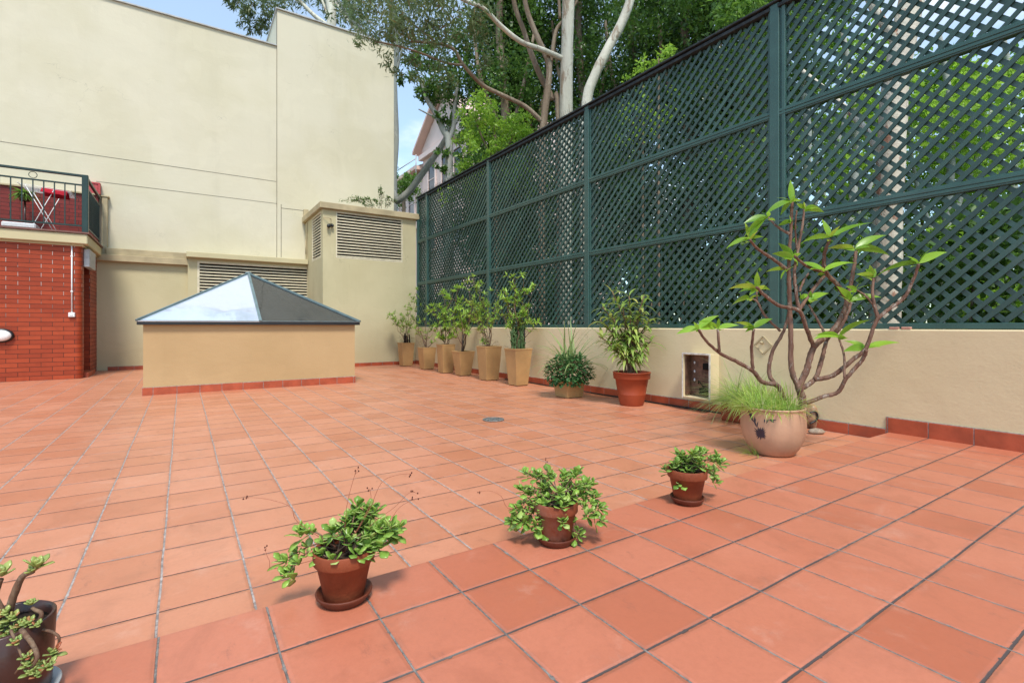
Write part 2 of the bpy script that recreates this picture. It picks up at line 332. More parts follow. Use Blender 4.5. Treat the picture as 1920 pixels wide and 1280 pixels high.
def painted(name,col,stain):
    n=NT(name); g=n.n('ShaderNodeNewGeometry'); rnd=g.outputs['Random Per Island']; c=n.mix(rnd,tuple(x*.72 for x in col),tuple(x*1.35 for x in col))
    c=n.mix(n.math('MULTIPLY',n.ramp(n.noise(3,6,.7),.5,.7),.55),c,stain); c=n.mix(n.math('MULTIPLY',n.ramp(n.noise(55,4,.8),.68,.74),.6),c,(.16,.17,.16))
    return n.done(n.bsdf(c,n.math('ADD',.32,n.math('MULTIPLY',n.noise(6,3),.25)),.5,n.bump(n.noise(1,3,.6,n.scaled(60,60,60)),.0012)))
M['green']=painted('dark_green_slat_paint',(.034,.080,.066),(.065,.11,.092))
# ---------------------------------------------------------------- ground and terraces
b=MB(); b.add([(-500,-500,-1.2),(700,-500,-1.2),(700,900,-1.2),(-500,900,-1.2)],[(0,1,2,3)]); tag(b.build('ground',M['ground']),kind='structure')
EDGE=1.935
b=MB(); b.box(-9,WX+.12,EDGE-.2,15.55,-.5,0); tag(b.build('terrace_floor',M['tile_low']),kind='structure')
b=MB(); b.bevbox(-9,WX+.06,-5,EDGE,-.6,PZ,.006); tag(b.build('raised_terrace_floor',M['tile_high']),kind='structure')
def skirting(parent,pts_axis,a0,a1,face,z0,z1,out,joint=.3055,off=0,top=True):
    """red skirting tiles on a wall; axis 'x' runs along X at y=face, 'y' runs along Y at x=face; out = -1/+1 the side facing the terrace"""
    sk=MB(); jm=MB(); th=.014*out; g=.006
    k=math.floor((a0-off)/joint); p=a0; edges=[]
    while True:
        q=off+(k+1)*joint; k+=1
        if q<=a0+.02: continue
        e=min(q,a1)
        dz=R.uniform(-.002,.002)
        if pts_axis=='x': sk.bevbox(p+g/2,e-g/2,face,face+th,z0,z1+dz,.003)
        else: sk.bevbox(face,face+th,p+g/2,e-g/2,z0,z1+dz,.003)
        p=e
        if e>=a1-1e-6: break
    if pts_axis=='x': jm.box(a0,a1,face+.0005*out,face+th*.72,z0-.002,z1+(.006 if top else -.004))
    else: jm.box(face+.0005*out,face+th*.72,a0,a1,z0-.002,z1+(.006 if top else -.004))
    o=sk.build('skirting_tiles',M['skirt'],parent); jm.build('mortar',M['skirt_joint'],o)
    return o
# ---------------------------------------------------------------- boundary wall under the lattice
wall=thing('boundary_wall',(WX,6,0),'long low cream wall under the green lattice, red skirting tiles along its foot','wall')
b=MB(); b.bevbox(WX,WX+.34,-5,13.2,-1.2,1.03,.012); b.build('wall_face',M['fence_wall'],wall)
ST_Y=onX(1662,800,WX).y
skirting(wall,'y',ST_Y,13.2,WX,0,.105,-1,.3085,2.267)
o=skirting(wall,'y',-5,ST_Y,WX,PZ-.002,PZ+.135,-1,.3017,1.640); o['label']='raised run of larger bright red skirting tiles at the near end'
# ---------------------------------------------------------------- lattice fence
fen=thing('lattice_fence',(WX+.12,4,1.03),'tall dark green timber lattice screen standing on the low cream wall','fence')
FX=WX+.10; Z0=1.035; ZT=4.62; ROW=[Z0+.035,2.235,3.415,ZT-.03]
posts=[13.16,12.53,9.27,6.12,3.03,-.07,-3.15]
for i,y in enumerate(posts):
    w=.055 if i else .035
    b=MB(); b.bevbox(FX-.065,FX+.06,y-w,y+w,Z0,ZT+.015,.006)
    # moulded beads on both sides of the post
    for sgn in (-1,1): b.bevbox(FX-.045,FX-.012,y+sgn*(w+.001),y+sgn*(w+.022),Z0,ZT-.01,.003)
    if i==4: b.bevbox(FX-.058,FX+.04,y-.118,y-.080,Z0,ZT+.012,.004)
    b.build('post',M['green_frame'],fen)
def lattice(y0,y1,z0,z1):
    """two layers of crossing slats clipped to the opening"""
    p=.0975*math.sqrt(2); w=.0228*math.sqrt(2)
    b=MB()
    for layer,sg in ((0,-1),(1,1)):
        x0=FX-.034+layer*.0205; x1=x0+.0180
        ph=R.uniform(0,p)
        # line: z - z0 = sg*(y - c)
        c0=(y0-(z1-z0)-p) ; c1=(y1+(z1-z0)+p)
        k=0; c=c0+ph
        while c<c1:
            def clip(cc):
                # clipped parameter range along y for line z=z0+sg*(y-cc)
                ya,yb=y0,y1
                if sg>0: ya=max(ya,cc); yb=min(yb,cc+(z1-z0))
                else: ya=max(ya,cc-(z1-z0)); yb=min(yb,cc)
                return ya,yb
            ya,yb=clip(c)
            if yb-ya>.02:
                za=z0+sg*(ya-c); zb=z0+sg*(yb-c)
                # parallelogram, vertical half width w
                e=.006
                xa=x0+R.uniform(-.001,.001); xb=x1; ja=R.gauss(0,.0035); jb=R.gauss(0,.0035)
                P=[]
                for x in (xa,xb):
                    P+=[(x,ya,za-w+ja),(x,yb,zb-w+jb),(x,yb,zb+w+jb),(x,ya,za+w+ja)]
                P=[(q[0],q[1],min(max(q[2],z0-.02),z1+.02)) for q in P]
                b.add(P,[(0,1,2,3),(7,6,5,4),(0,4,5,1),(1,5,6,2),(2,6,7,3),(3,7,4,0)])
            c+=p
    return b
for i in range(len(posts)-1):
    ya,yb=posts[i+1]+.05,posts[i]-.05
    if i==3: pass
    for r in range(3):
        lattice(ya,yb,ROW[r]+.02,ROW[r+1]-.02).build('lattice_panel',M['green'],fen)
    for r,z in enumerate(ROW[1:3]):
        b=MB(); b.bevbox(FX-.052,FX+.022,ya-.006,yb+.006,z-.045,z+.045,.004)
        b.bevbox(FX-.060,FX-.050,ya-.006,yb+.006,z+.004,z+.030,.003); b.bevbox(FX-.060,FX-.050,ya-.006,yb+.006,z-.030,z-.004,.003)
        b.build('rail',M['green_frame'],fen)
    b=MB(); b.bevbox(FX-.062,FX+.022,ya-.006,yb+.006,Z0,Z0+.05,.004); b.build('rail',M['green_frame'],fen)
    b=MB(); b.bevbox(FX-.075,FX+.05,ya-.006,yb+.006,ZT-.045,ZT-.004,.004); b.bevbox(FX-.09,FX+.07,ya-.05,yb+.05,ZT+.02,ZT+.045,.005)
    o=b.build('top_cap',M['cap'],fen)
    b=MB(); y=ya
    while y<yb:
        for s in (-1,0,1):
            b.tube([(FX+s*.01,y,ZT+.044),(FX+s*.045+R.uniform(-.01,.01),y+R.uniform(-.02,.02),ZT+.044+R.uniform(.07,.115))],.0016,4,False)
        y+=.045
    b.build('bird_spikes',M['dark'],fen)
# loose bricks on the wall
for (px,lab) in ((1677,'small pale red brick lying on the low wall under the lattice, left of the pair'),(1700,'small pale red brick lying on the low wall under the lattice, right of the pair')):
    p=onX(px,617,WX+.02); b=MB(); b.bevbox(WX+.003,WX+.034,p.y-.036,p.y+.036,1.03,1.052,.003)
    tag(b.build('loose_brick',simple('loose_brick_'+str(px),(.50,.27,.20),.85,.2,.2,30)),lab,'brick',group='loose bricks on the low wall')
# ---------------------------------------------------------------- big cream building behind
BY=15.4
bld=thing('cream_building',(0,BY,0),'huge blank pale cream rendered building with stepped roofline rising behind the terrace','building')
XJ=onY(519,87,BY).x; XR=onY(738,90,BY).x
b=MB(); b.box(-16,XJ-.006,BY,BY+9,-1.2,8.93); b.build('wall',M['cream_high'],bld)
b=MB(); b.box(XJ+.006,XR,BY-.02,BY+9,-1.2,9.97); b.build('wall',M['cream_high'],bld)
b=MB(); b.box(-16,XJ-.01,BY-.05,BY+9.02,8.932,8.965); b.box(XJ-.03,XR+.03,BY-.07,BY+9.03,9.972,10.005); b.build('roof_flashing',M['grey_metal'],bld)
b=MB()
b.box(-16,XJ-.02,BY-.0035,BY+.05,5.118,5.130)
b.box(onY(180,342,BY).x,onY(527,382,BY).x,BY-.0035,BY+.05,4.50,4.511)
b.box(XJ-.0045,XJ+.0045,BY-.0235,BY+.05,4.55,9.965)
xx=onY(527,382,BY).x; b.box(xx-.008,xx+.008,BY-.0235,BY+.05,3.0,4.50)
b.box(xx,onY(576,395,BY).x,BY-.0235,BY+.05,4.385,4.40)
b.build('expansion_joint',M['joint'],bld)
b=MB(); xa,xb=onY(192,400,BY).x,onY(203,400,BY).x; b.bevbox(xa,xb,BY-.13,BY-.003,2.6,4.13,.01); b.bevbox(onY(188,372,BY).x-.1,xb+.03,BY-.15,BY-.003,4.131,4.16,.004); b.build('pilaster',M['trim'],bld)
xa,xb=onY(568,395,BY).x,onY(576,395,BY).x; b=MB(); b.bevbox(xa,xb+.02,BY-.12,BY-.023,4.0,4.42,.01); b.build('bracket',M['trim'],bld)
# ---------------------------------------------------------------- low service wall with the long louvre
TX=2.96; SY=15.25
low=thing('service_wall',(.5,SY,0),'low cream service wall with wide louvre and thick coping, behind the glass skylight','wall')
xl=-1.75; xm=onY(352,500,15.1).x
b=MB(); b.box(xl,xm,SY,BY-.03,-.3,2.62); b.build('wall_face',M['cream'],low)
b=MB(); b.bevbox(-1.9,xm+.02,SY-.13,BY-.024,2.60,2.76,.01); b.bevbox(onY(200,470,BY).x,xm+.02,SY-.05,BY-.026,2.762,2.92,.01); b.build('coping',M['trim'],low)
lx0=onY(370,520,15.05).x; lx1=onY(603,520,15.05).x
b=MB(); b.box(xm,lx0,15.08,BY-.03,-.3,2.79); b.box(lx1,TX+.1,15.08,BY-.03,-.3,2.79); b.box(lx0,lx1,15.08,BY-.03,2.72,2.79); b.box(lx0,lx1,15.08,BY-.03,-.3,.5); b.build('louvre_surround',M['cream'],low)
b=MB(); b.bevbox(xm-.03,TX-.01,14.90,BY-.028,2.792,2.93,.01); b.build('coping',M['cream'],low)
def louvre(parent,axis,a0,a1,face,z0,z1,pitch,inward,fr=.035):
    """framed bank of sloping blades; axis x: face at y ; axis y: face at x; inward +1"""
    fm=MB(); bl=MB(); bk=MB(); d=.07*inward; n=int((z1-z0-2*fr)/pitch)
    def bx(m,p0,p1,q0,q1,z_0,z_1,bev=.003):
        if axis=='x': m.bevbox(p0,p1,q0,q1,z_0,z_1,bev)
        else: m.bevbox(q0,q1,p0,p1,z_0,z_1,bev)
    o0=-.012*inward
    bx(fm,a0,a0+fr,face+o0,face+d,z0,z1); bx(fm,a1-fr,a1,face+o0,face+d,z0,z1)
    bx(fm,a0+fr,a1-fr,face+o0,face+d,z0,z0+fr); bx(fm,a0+fr,a1-fr,face+o0,face+d,z1-fr,z1)
    for i in range(n):
        z=z0+fr+pitch*(i+.35)
        for (q0,q1,zz0,zz1) in ((face+.002*inward,face+d*.45,z,z+pitch*.10),):
            t=.0045; f0,f1=q0,q1
            pts=[(f0,zz0-t),(f0,zz0+t*2.4),(f1,zz1+t*2.4),(f1,zz1-t)]
            vs=[]
            for a in (a0+fr,a1-fr):
                for (q,zz) in pts: vs.append((a,q,zz) if axis=='x' else (q,a,zz))
            bl.add(vs,[(0,1,2,3),(7,6,5,4),(0,4,5,1),(1,5,6,2),(2,6,7,3),(3,7,4,0)])
        # turned-down lip on each blade
        bx(bl,a0+fr,a1-fr,face-.003*inward,face+.006*inward,z-pitch*.21,z+pitch*.21,.001)
    bx(bk,a0+.01,a1-.01,face+d*1.02,face+d*1.3,z0+.01,z1-.01,.001)
    o=fm.build('louvre_panel',M['louvre'],parent); bl.build('blades',M['louvre'],o); bk.build('backing',M['dark'],o)
    return o
louvre(low,'x',lx0,lx1,15.09,.5,2.72,.078,1,.05)
# ---------------------------------------------------------------- louvred vent tower
tow=thing('vent_tower',(4.2,13.9,0),'tall cream block with overhanging cap and two louvres, at the far lattice end','vent tower')
TY=13.2; TR=5.47
a0,a1=onY(630,440,TY).x,onY(755,440,TY).x; LZ0,LZ1=2.81,4.0
def holed(mb,axis,a_0,a_1,f0,f1,z_0,z_1,h0,h1,hz0,hz1):
    def bx(p0,p1,zz0,zz1):
        if axis=='x': mb.box(p0,p1,f0,f1,zz0,zz1)
        else: mb.box(f0,f1,p0,p1,zz0,zz1)
    bx(a_0,h0,z_0,z_1); bx(h1,a_1,z_0,z_1); bx(h0,h1,z_0,hz0); bx(h0,h1,hz1,z_1)
b=MB(); holed(b,'x',TX,TR,TY,TY+.16,-.3,4.03,a0,a1,LZ0,LZ1)
s0,s1=13.40,14.45
holed(b,'y',TY+.16,BY-.04,TX,TX+.16,-.3,4.03,s0,s1,LZ0,LZ1)
b.box(TR-.16,TR,TY+.16,BY-.04,-.3,4.03)
b.build('tower_wall',M['cream'],tow)
louvre(tow,'x',a0+.001,a1-.001,TY+.01,LZ0,LZ1,.075,1,.03)
louvre(tow,'y',s0+.001,s1-.001,TX+.01,LZ0,LZ1,.075,1,.03)
b=MB(); b.bevbox(TX-.09,TR+.09,TY-.10,BY-.04,4.034,4.19,.01); b.build('roof_cap',M['trim'],tow)
b=MB(); b.bevbox(TX-.02,TX-.002,15.02,15.16,2.95,4.0,.004); b.tube([(TX-.05,15.05,3.5),(TX-.05,15.05,3.1)],.012,6); b.build('door_edge',M['trim'],tow)
skirting(tow,'x',TX,TR,TY,0,.085,-1,.3055,-.0765)
skirting(low,'x',-1.5,TX,SY,0,.085,-1,.3055,-.0765)
# small security camera / light hanging on the tower
c=onY(619,422,TY-.08); cam_t=thing('security_light',c,'small dark security light on a crooked pipe at the left corner of the vent tower','light')
b=MB(); b.tube(smooth_path([(TX+.0,TY-.02,c.z+.19),(TX+.08,TY-.07,c.z+.19),(TX+.15,TY-.09,c.z+.17),(TX+.19,TY-.05,c.z+.14),(c.x+.03,TY-.03,c.z)]),.009,6); b.build('pipe',M['trim'],cam_t)
b=MB(); b.lathe((c.x-.03,c.y+.01,c.z-.06),[(.02,-.01),(.045,.0),(.05,.05),(.03,.08),(.005,.085)],12); b.lathe((c.x+.06,c.y+.02,c.z-.03),[(.02,-.01),(.035,.0),(.04,.04),(.02,.06)],12); b.tube([(c.x-.03,c.y,c.z+.02),(c.x+.06,c.y,c.z+.03)],.012,6); b.build('lamp_heads',M['black'],cam_t)
# ---------------------------------------------------------------- skylight
SX0,SX1,SYN,SYF=-.506,2.695,9.45,13.0; SZ=1.09
sk=thing('skylight',((SX0+SX1)/2,(SYN+SYF)/2,0),'ochre rendered skylight box with a glazed pyramid roof in the middle of the terrace','skylight')
b=MB(); t=.16; b.box(SX0,SX1,SYN,SYN+t,-.02,SZ); b.box(SX0,SX1,SYF-t,SYF,-.02,SZ); b.box(SX0,SX0+t,SYN+t,SYF-t,-.02,SZ); b.box(SX1-t,SX1,SYN+t,SYF-t,-.02,SZ); b.build('base_wall',M['ochre'],sk)
b=MB(); b.box(SX0+t,SX1-t,SYN+t,SYF-t,.02,.03); b.build('shaft_floor',M['dark'],sk)
skirting(sk,'x',SX0-.014,SX1+.014,SYN,0,.115,-1,.3055,-.0765)
skirting(sk,'y',SYN,SYF,SX0,0,.115,-1,.3055,.1); skirting(sk,'y',SYN,SYF,SX1,0,.115,1,.3055,.1)
ov=.075; E0,E1,N0,N1=SX0-ov,SX1+ov,SYN-ov,SYF+ov; EZ=SZ+.035
AP=Vector(((SX0+SX1)/2,(SYN+SYF)/2+.0,onY(463,514,(SYN+SYF)/2).z))
b=MB(); b.bevbox(E0,E1,N0,N1,SZ-.012,EZ,.004); b.build('eave_gutter',M['black'],sk)
corn=[Vector((E0,N0,EZ)),Vector((E1,N0,EZ)),Vector((E1,N1,EZ)),Vector((E0,N1,EZ))]
mids=[(corn[i]+corn[(i+1)%4])/2 for i in range(4)]
def pane(p,q,r,mt,tilt=0):
    nr=(q-p).cross(r-p).normalized()
    if nr.z<0: nr=-nr
    off=nr*.012
    b=MB(); P=[p+off,q+off,r+off+Vector((0,0,tilt))]; b.add(P+[x-nr*.008 for x in P],[(0,1,2),(5,4,3),(0,3,4,1),(1,4,5,2),(2,5,3,0)]); return b.build('glass_pane',mt,sk)
for i in range(4):
    a,c_,m_=corn[i],corn[(i+1)%4],mids[i]
    pane(a,m_,AP,M['glass_sky_painted'] if i==0 else M['glass_dark'],.0)
    pane(m_,c_,AP,M['glass_dark'],.0)
def bar(p,q,w,h,name='glazing_bar'):
    b=MB(); d=(q-p); L=d.length/2; d.normalize(); s=d.cross(Vector((0,0,1))).normalized(); u=s.cross(d)
    b.obox((p+q)/2+u*.022,d*L,s*w,u*h); return b.build(name,M['frame_sky'],sk)
for c_ in corn: bar(c_,AP,.016,.016)
for m_ in mids: bar(m_,AP,.021,.015)
b=MB()
for i in range(4):
    p,q=corn[i],corn[(i+1)%4]; d=(q-p).normalized(); s=d.cross(Vector((0,0,1)))
    b.obox((p+q)/2-s*.028+Vector((0,0,.012)),d*((q-p).length/2-.001*i),s*.028,Vector((0,0,.011)))
b.build('sill_frame',M['frame_sky'],sk)
b=MB(); b.lathe(AP+Vector((0,0,.0)),[(.07,.0),(.05,.045),(.0,.055)],4); b.build('apex_cap',M['frame_sky'],sk)
# ---------------------------------------------------------------- brick building at the left
BRY=13.2; BX=-1.70
br=thing('brick_building',(-4,14.3,0),'red brick block with a balcony on a cream slab at the left edge','building')
b=MB()
rr=.10; prof=[(-9,BRY)]+[(BX-rr+rr*math.sin(a),BRY+rr-rr*math.cos(a)) for a in [i*PI/2/6 for i in range(7)]]+[(BX,13.43)]
vs=[];n=len(prof)
for z in (-.3,2.66): vs+=[(x,y,z) for x,y in prof]
b.add(vs,[(i,i+1,n+i+1,n+i) for i in range(n-1)],True)
b.box(-9,BX-.25,BRY+.12,15.2,-.3,2.66)
b.box(BX-.26,BX,14.25,15.25,-.3,2.66)
b.box(BX-.26,BX-.003,13.43,14.25,2.45,2.66)
b.box(BX-.1,BX-.002,13.40,13.44,-.3,2.66)
b.build('brick_wall',M['brick'],br)
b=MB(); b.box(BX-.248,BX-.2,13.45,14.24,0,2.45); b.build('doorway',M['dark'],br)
b=MB(); b.bevbox(BX-.2,BX+.07,13.45,14.4,-.01,.10,.01); b.build('doorstep',M['skirt'],br)
b=MB(); b.bevbox(-9,BX+.10,BRY-.12,15.22,2.70,2.90,.015); b.bevbox(-9,BX+.03,BRY-.04,15.21,2.662,2.698,.004); b.build('balcony_slab',M['cream'],br)
b=MB(); b.bevbox(-9,BX+.13,BRY-.15,15.22,2.902,2.935,.004); b.build('slab_edge_tiles',simple('brown_edge_tile',(.16,.07,.05),.6),br)
b=MB(); b.box(-9,BX+.03,15.22,BY-.005,2.94,4.13); b.build('upper_brick_wall',M['brick_up'],br)
b=MB(); b.bevbox(-9,BX+.05,15.17,BY-.004,4.132,4.17,.004); b.build('wall_coping',M['trim'],br)
# railing
RY=BRY-.07; RX=BX+.06; RT=4.07
rail=MB(); rail.bevbox(-9,RX,RY-.03,RY+.03,RT-.022,RT+.022,.006); rail.bevbox(-9,RX,RY-.014,RY+.014,RT-.20,RT-.17,.003); rail.bevbox(-9,RX,RY-.014,RY+.014,3.05,3.08,.003)
rail.bevbox(RX-.03,RX+.03,RY,15.2,RT-.022,RT+.022,.006); rail.bevbox(RX-.014,RX+.014,RY,15.2,RT-.20,RT-.17,.003); rail.bevbox(RX-.014,RX+.014,RY,15.2,3.05,3.08,.003)
ro=rail.build('railing',M['green_rail'],br)
x=RX-.155; k=0
while x>-4.6:
    b=MB(); b.box(x-.009,x+.009,RY-.009,RY+.009,3.08,RT-.2); b.build('baluster',M['green_rail'],ro)
    if k%5==4:
        b=MB(); P=[(x+.0+.06*math.cos(t*PI/10),RY,RT-.096+.06*math.sin(t*PI/10)) for t in range(21)]; b.tube(P,.006,6,False); b.build('ring',M['green_rail'],ro)
    x-=.155; k+=1
b=MB(); b.bevbox(RX-.05,RX+.05,RY-.05,RY+.05,2.935,RT+.02,.006); b.build('corner_post',M['green_rail'],ro)
b=MB()
y=RY+.1
while y<15.15: b.box(RX-.009,RX+.009,y-.009,y+.009,3.08,RT-.2); y+=.155
b.box(RX-.028,RX-.016,RY+.06,15.1,3.1,RT-.22)
b.build('side_screen',M['green_rail'],ro)
# small fittings on the brick wall
p=onY(2,629,BRY); lt=thing('bulkhead_lamp',(p.x,BRY-.06,p.z),'oval white bulkhead lamp with black rim, unlit, on the red brick wall','lamp')
b=MB(); ring=[]
def ellipse(cx,cz,rx,rz,y,n=32): return [(cx+rx*math.cos(2*PI*i/n),y,cz+rz*math.sin(2*PI*i/n)) for i in range(n)]
def lensy(mb,cx,cz,prof,n=32):
    vs=[]
    for (rx,rz,y) in prof: vs+=ellipse(cx,cz,rx,rz,y,n)
    fs=[]
    for i in range(len(prof)-1):
        for k in range(n): fs.append((i*n+k,i*n+(k+1)%n,(i+1)*n+(k+1)%n,(i+1)*n+k))
    fs.append(tuple((len(prof)-1)*n+k for k in range(n))); mb.add(vs,fs,True)
lensy(b,p.x,p.z,[(.185,.135,BRY),(.185,.135,BRY-.05),(.16,.11,BRY-.065)]); b.build('rim',M['black'],lt)
b=MB(); lensy(b,p.x,p.z,[(.155,.105,BRY-.06),(.15,.10,BRY-.09),(.11,.07,BRY-.115),(.05,.03,BRY-.125)]); b.build('diffuser',M['white'],lt)
p0=onY(135,461,BRY); p1=onY(135,590,BRY)
so=thing('outlet_box',(p1.x,BRY-.03,p1.z),'small white outdoor power socket under a thin white conduit on the brick wall','power socket')
b=MB(); b.bevbox(p1.x-.05,p1.x+.05,BRY-.055,BRY,p1.z-.045,p1.z+.045,.008); b.bevbox(p1.x-.03,p1.x+.02,BRY-.062,BRY-.055,p1.z-.02,p1.z+.02,.004); b.build('box',M['white'],so)
b=MB(); b.tube([(p1.x,BRY-.02,p1.z+.045),(p1.x,BRY-.02,2.69)],.012,8)
for z in (1.75,2.45): b.bevbox(p1.x-.02,p1.x+.02,BRY-.036,BRY,z-.012,z+.012,.003)
b.build('conduit',M['white'],so)
gb=MB(); gb.bevbox(BX+.001,BX+.10,13.36,14.2,2.27,2.64,.01); tag(gb.build('junction_box',M['grey_metal']),'plain grey metal box fixed over the doorway just under the balcony slab','metal box')
# things on the balcony
q=onY(168,372,15.28)
b=MB(); 
for (x0_,x1_,z0_,z1_) in ((-1.95,-1.63,4.171,4.21),(-1.95,-1.63,4.40,4.44),(-1.95,-1.91,4.211,4.399),(-1.67,-1.63,4.211,4.399)): b.bevbox(x0_,x1_,15.2,15.38,z0_,z1_,.004)
b.bevbox(-1.905,-1.675,15.215,15.365,4.2115,4.3985,.002)
tag(b.build('red_crate',simple('red_plastic_crate',(.42,.05,.05),.5)),'red plastic crate on top of the upper brick wall by the green corner post','crate')
dr=thing('clothes_rack',(-2.35,14.1,2.94),'white wire clothes rack hung with a red cloth behind the balcony railing','clothes rack')
b=MB()
for i in range(9):
    y=13.75+.09*i; b.tube([(-2.75,y,3.92),(-1.95,y,3.86)],.004,5)
for x in (-2.75,-1.95): b.tube([(x,13.7,3.92 if x<-2 else 3.86),(x,14.5,3.92 if x<-2 else 3.86)],.008,6)
for (x0_,x1_) in ((-2.65,-2.2),(-2.2,-2.6)):
    for y in (13.78,14.42): b.tube([(x0_,y,3.9),(x1_,y,2.945)],.007,6)
b.build('frame',M['white'],dr)
b=MB(); P=[]
for i in range(9):
    for j in range(7): P.append((-2.42+.05*i,13.74+.07*j,3.925-.03*abs(j-3)**1.4-.004*i+R.uniform(-.006,.006)))
b.add(P,[(i*7+j,i*7+j+1,i*7+j+8,i*7+j+7) for i in range(8) for j in range(6)],True); b.build('cloth',M['red_cloth'],dr,solid=.006)
b=MB(); b.bevbox(-2.95,-2.45,13.55,13.9,3.0,3.10,.02); tag(b.build('white_tub',M['white']),'low white plastic tub on the balcony floor behind the railing','tub')
fp=thing('balcony_plant',(-2.85,14.8,2.94),'leafy green plant in a hanging dark pot behind the clothes rack on the balcony','potted plant')
b=MB(); b.lathe((-2.85,14.8,3.75),[(.08,0),(.13,.16),(.12,.16),(.1,.12)],16); b.tube([(-2.85,14.8,2.94),(-2.85,14.8,3.76)],.02,8); b.build('pot',M['darkpot'],fp)
b=MB()
for i in range(130):
    a=R.uniform(0,2*PI); e=R.uniform(-.1,1.2); b.leaf((-2.85+R.uniform(-.06,.06),14.8+R.uniform(-.06,.06),3.9),(math.cos(a)*math.cos(e),math.sin(a)*math.cos(e),math.sin(e)),R.uniform(.15,.32),.03,1.4)
b.build('foliage',M['lf_mid'],fp)
# ---------------------------------------------------------------- meter cabinet, wall plate, hose, drain
cy0,cy1=3.685,4.07; cx=WX-.19; cz0,cz1=.17,.715
mc=thing('meter_cabinet',(WX-.1,(cy0+cy1)/2,cz0),'open rusty metal service cabinet with white edges standing out from the low wall','cabinet')
b=MB(); t=.012
b.box(cx,WX-.001,cy0,cy0+t,cz0,cz1); b.box(cx,WX-.001,cy1-t,cy1,cz0,cz1); b.box(cx,WX-.001,cy0+t,cy1-t,cz1-t,cz1); b.box(cx,WX-.001,cy0+t,cy1-t,cz0,cz0+t)
b.build('case',M['fence_wall'],mc)
b=MB(); b.box(WX-.06,WX-.004,cy0+t,cy1-t,cz0+t,cz1-t); b.box(cx+.03,WX-.061,cy1-t-.02,cy1-t-.001,cz0+.03,cz1-.03); b.build('back_plate',M['rusty'],mc)
b=MB()
for y in (cy0,cy1): b.bevbox(cx-.006,cx+.012,y-.008,y+.009,cz0-.01,cz1+.01,.002)
b.bevbox(cx-.006,cx+.012,cy0+.015,cy1-.013,cz1-.008,cz1+.012,.002); b.build('edge_frame',simple('chipped_white_edge',(.55,.52,.47),.5,.4,.2,20,stain=(.20,.11,.07),stain_amt=.8),mc)
for z in (.60,.49,.385):
    b=MB(); b.lathe((0,0,0),[(.011,0),(.011,.006),(.004,.008)],12); 
    b.v=[(WX-.064-v[2],3.985+v[0],z+v[1]*1.6) for v in b.v]; b.build('white_plug',M['white'],mc)
b=MB(); b.bevbox(WX-.10,WX-.062,cy0+.05,cy0+.16,.52,.60,.004); b.bevbox(WX-.12,WX-.062,cy0+.08,cy0+.2,.22,.30,.006); b.tube(smooth_path([(WX-.1,cy0+.14,.3),(WX-.12,cy0+.2,.38),(WX-.07,cy0+.24,.34)]),.007,6); b.build('fittings',M['dark'],mc)
dm=thing('wall_plate',onX(1431,645,WX-.01),'small diamond shaped cream plate with a knob on the low wall behind the frangipani','wall plate')
p=onX(1431,647,WX)
b=MB(); h=.10
for (a,c_) in (((0,-h),(h,0)),((h,0),(0,h)),((0,h),(-h,0)),((-h,0),(0,-h))):
    q0=Vector((WX-.006,p.y+a[0],p.z+a[1])); q1=Vector((WX-.006,p.y+c_[0],p.z+c_[1])); d=(q1-q0); L=d.length/2; d.normalize(); b.obox((q0+q1)/2,d*L,Vector((.0055,0,0)),d.cross(Vector((1,0,0)))*.007)
b.build('rim',M['trim'],dm)
b=MB(); b.tube([(WX,p.y+.01,p.z+.03),(WX-.035,p.y+.01,p.z+.03)],.014,10); b.build('knob',M['trim'],dm)
b=MB(); hp=[(5.30,8.3,.012),(5.38,7.7,.012),(5.36,7.0,.014),(5.40,6.5,.012),(5.33,6.05,.02),(5.36,5.6,.012),(5.40,5.1,.012),(5.39,4.5,.012),(5.41,3.9,.012),(5.40,3.3,.012)]
b.tube(smooth_path(hp,5),.011,8); tag(b.build('garden_hose',M['black']),'thin black hose lying along the foot of the low wall','hose')
p=onZ(925,787); dc=thing('floor_drain',(p.x,p.y,0),'round slotted metal drain grate set in the lower tiles','drain')
b=MB()
for r0,r1 in ((.105,.122),(.06,.072),(.025,.035)): 
    vs=[];n=32
    for r,z in ((r0,.004),(r0,.011),(r1,.011),(r1,.004)): vs+=[(p.x+r*math.cos(2*PI*k/n),p.y+r*math.sin(2*PI*k/n),z) for k in range(n)]
    b.add(vs,[(i*n+k,i*n+(k+1)%n,(i+1)*n+(k+1)%n,(i+1)*n+k) for i in range(3) for k in range(n)])
for k in range(12): a=2*PI*k/12; d=Vector((math.cos(a),math.sin(a),0)); b.obox(p+d*.075+Vector((0,0,.0075)),d*.035,d.cross(Vector((0,0,1)))*.006,Vector((0,0,.003)))
b.build('grate',simple('dull_steel',(.30,.29,.27),.5,.5,.3,30,metal=.6),dc)
b=MB(); b.lathe((p.x,p.y,.002),[(.122,0),(.122,.0025)],32,close=True); b.build('well',M['dark'],dc)
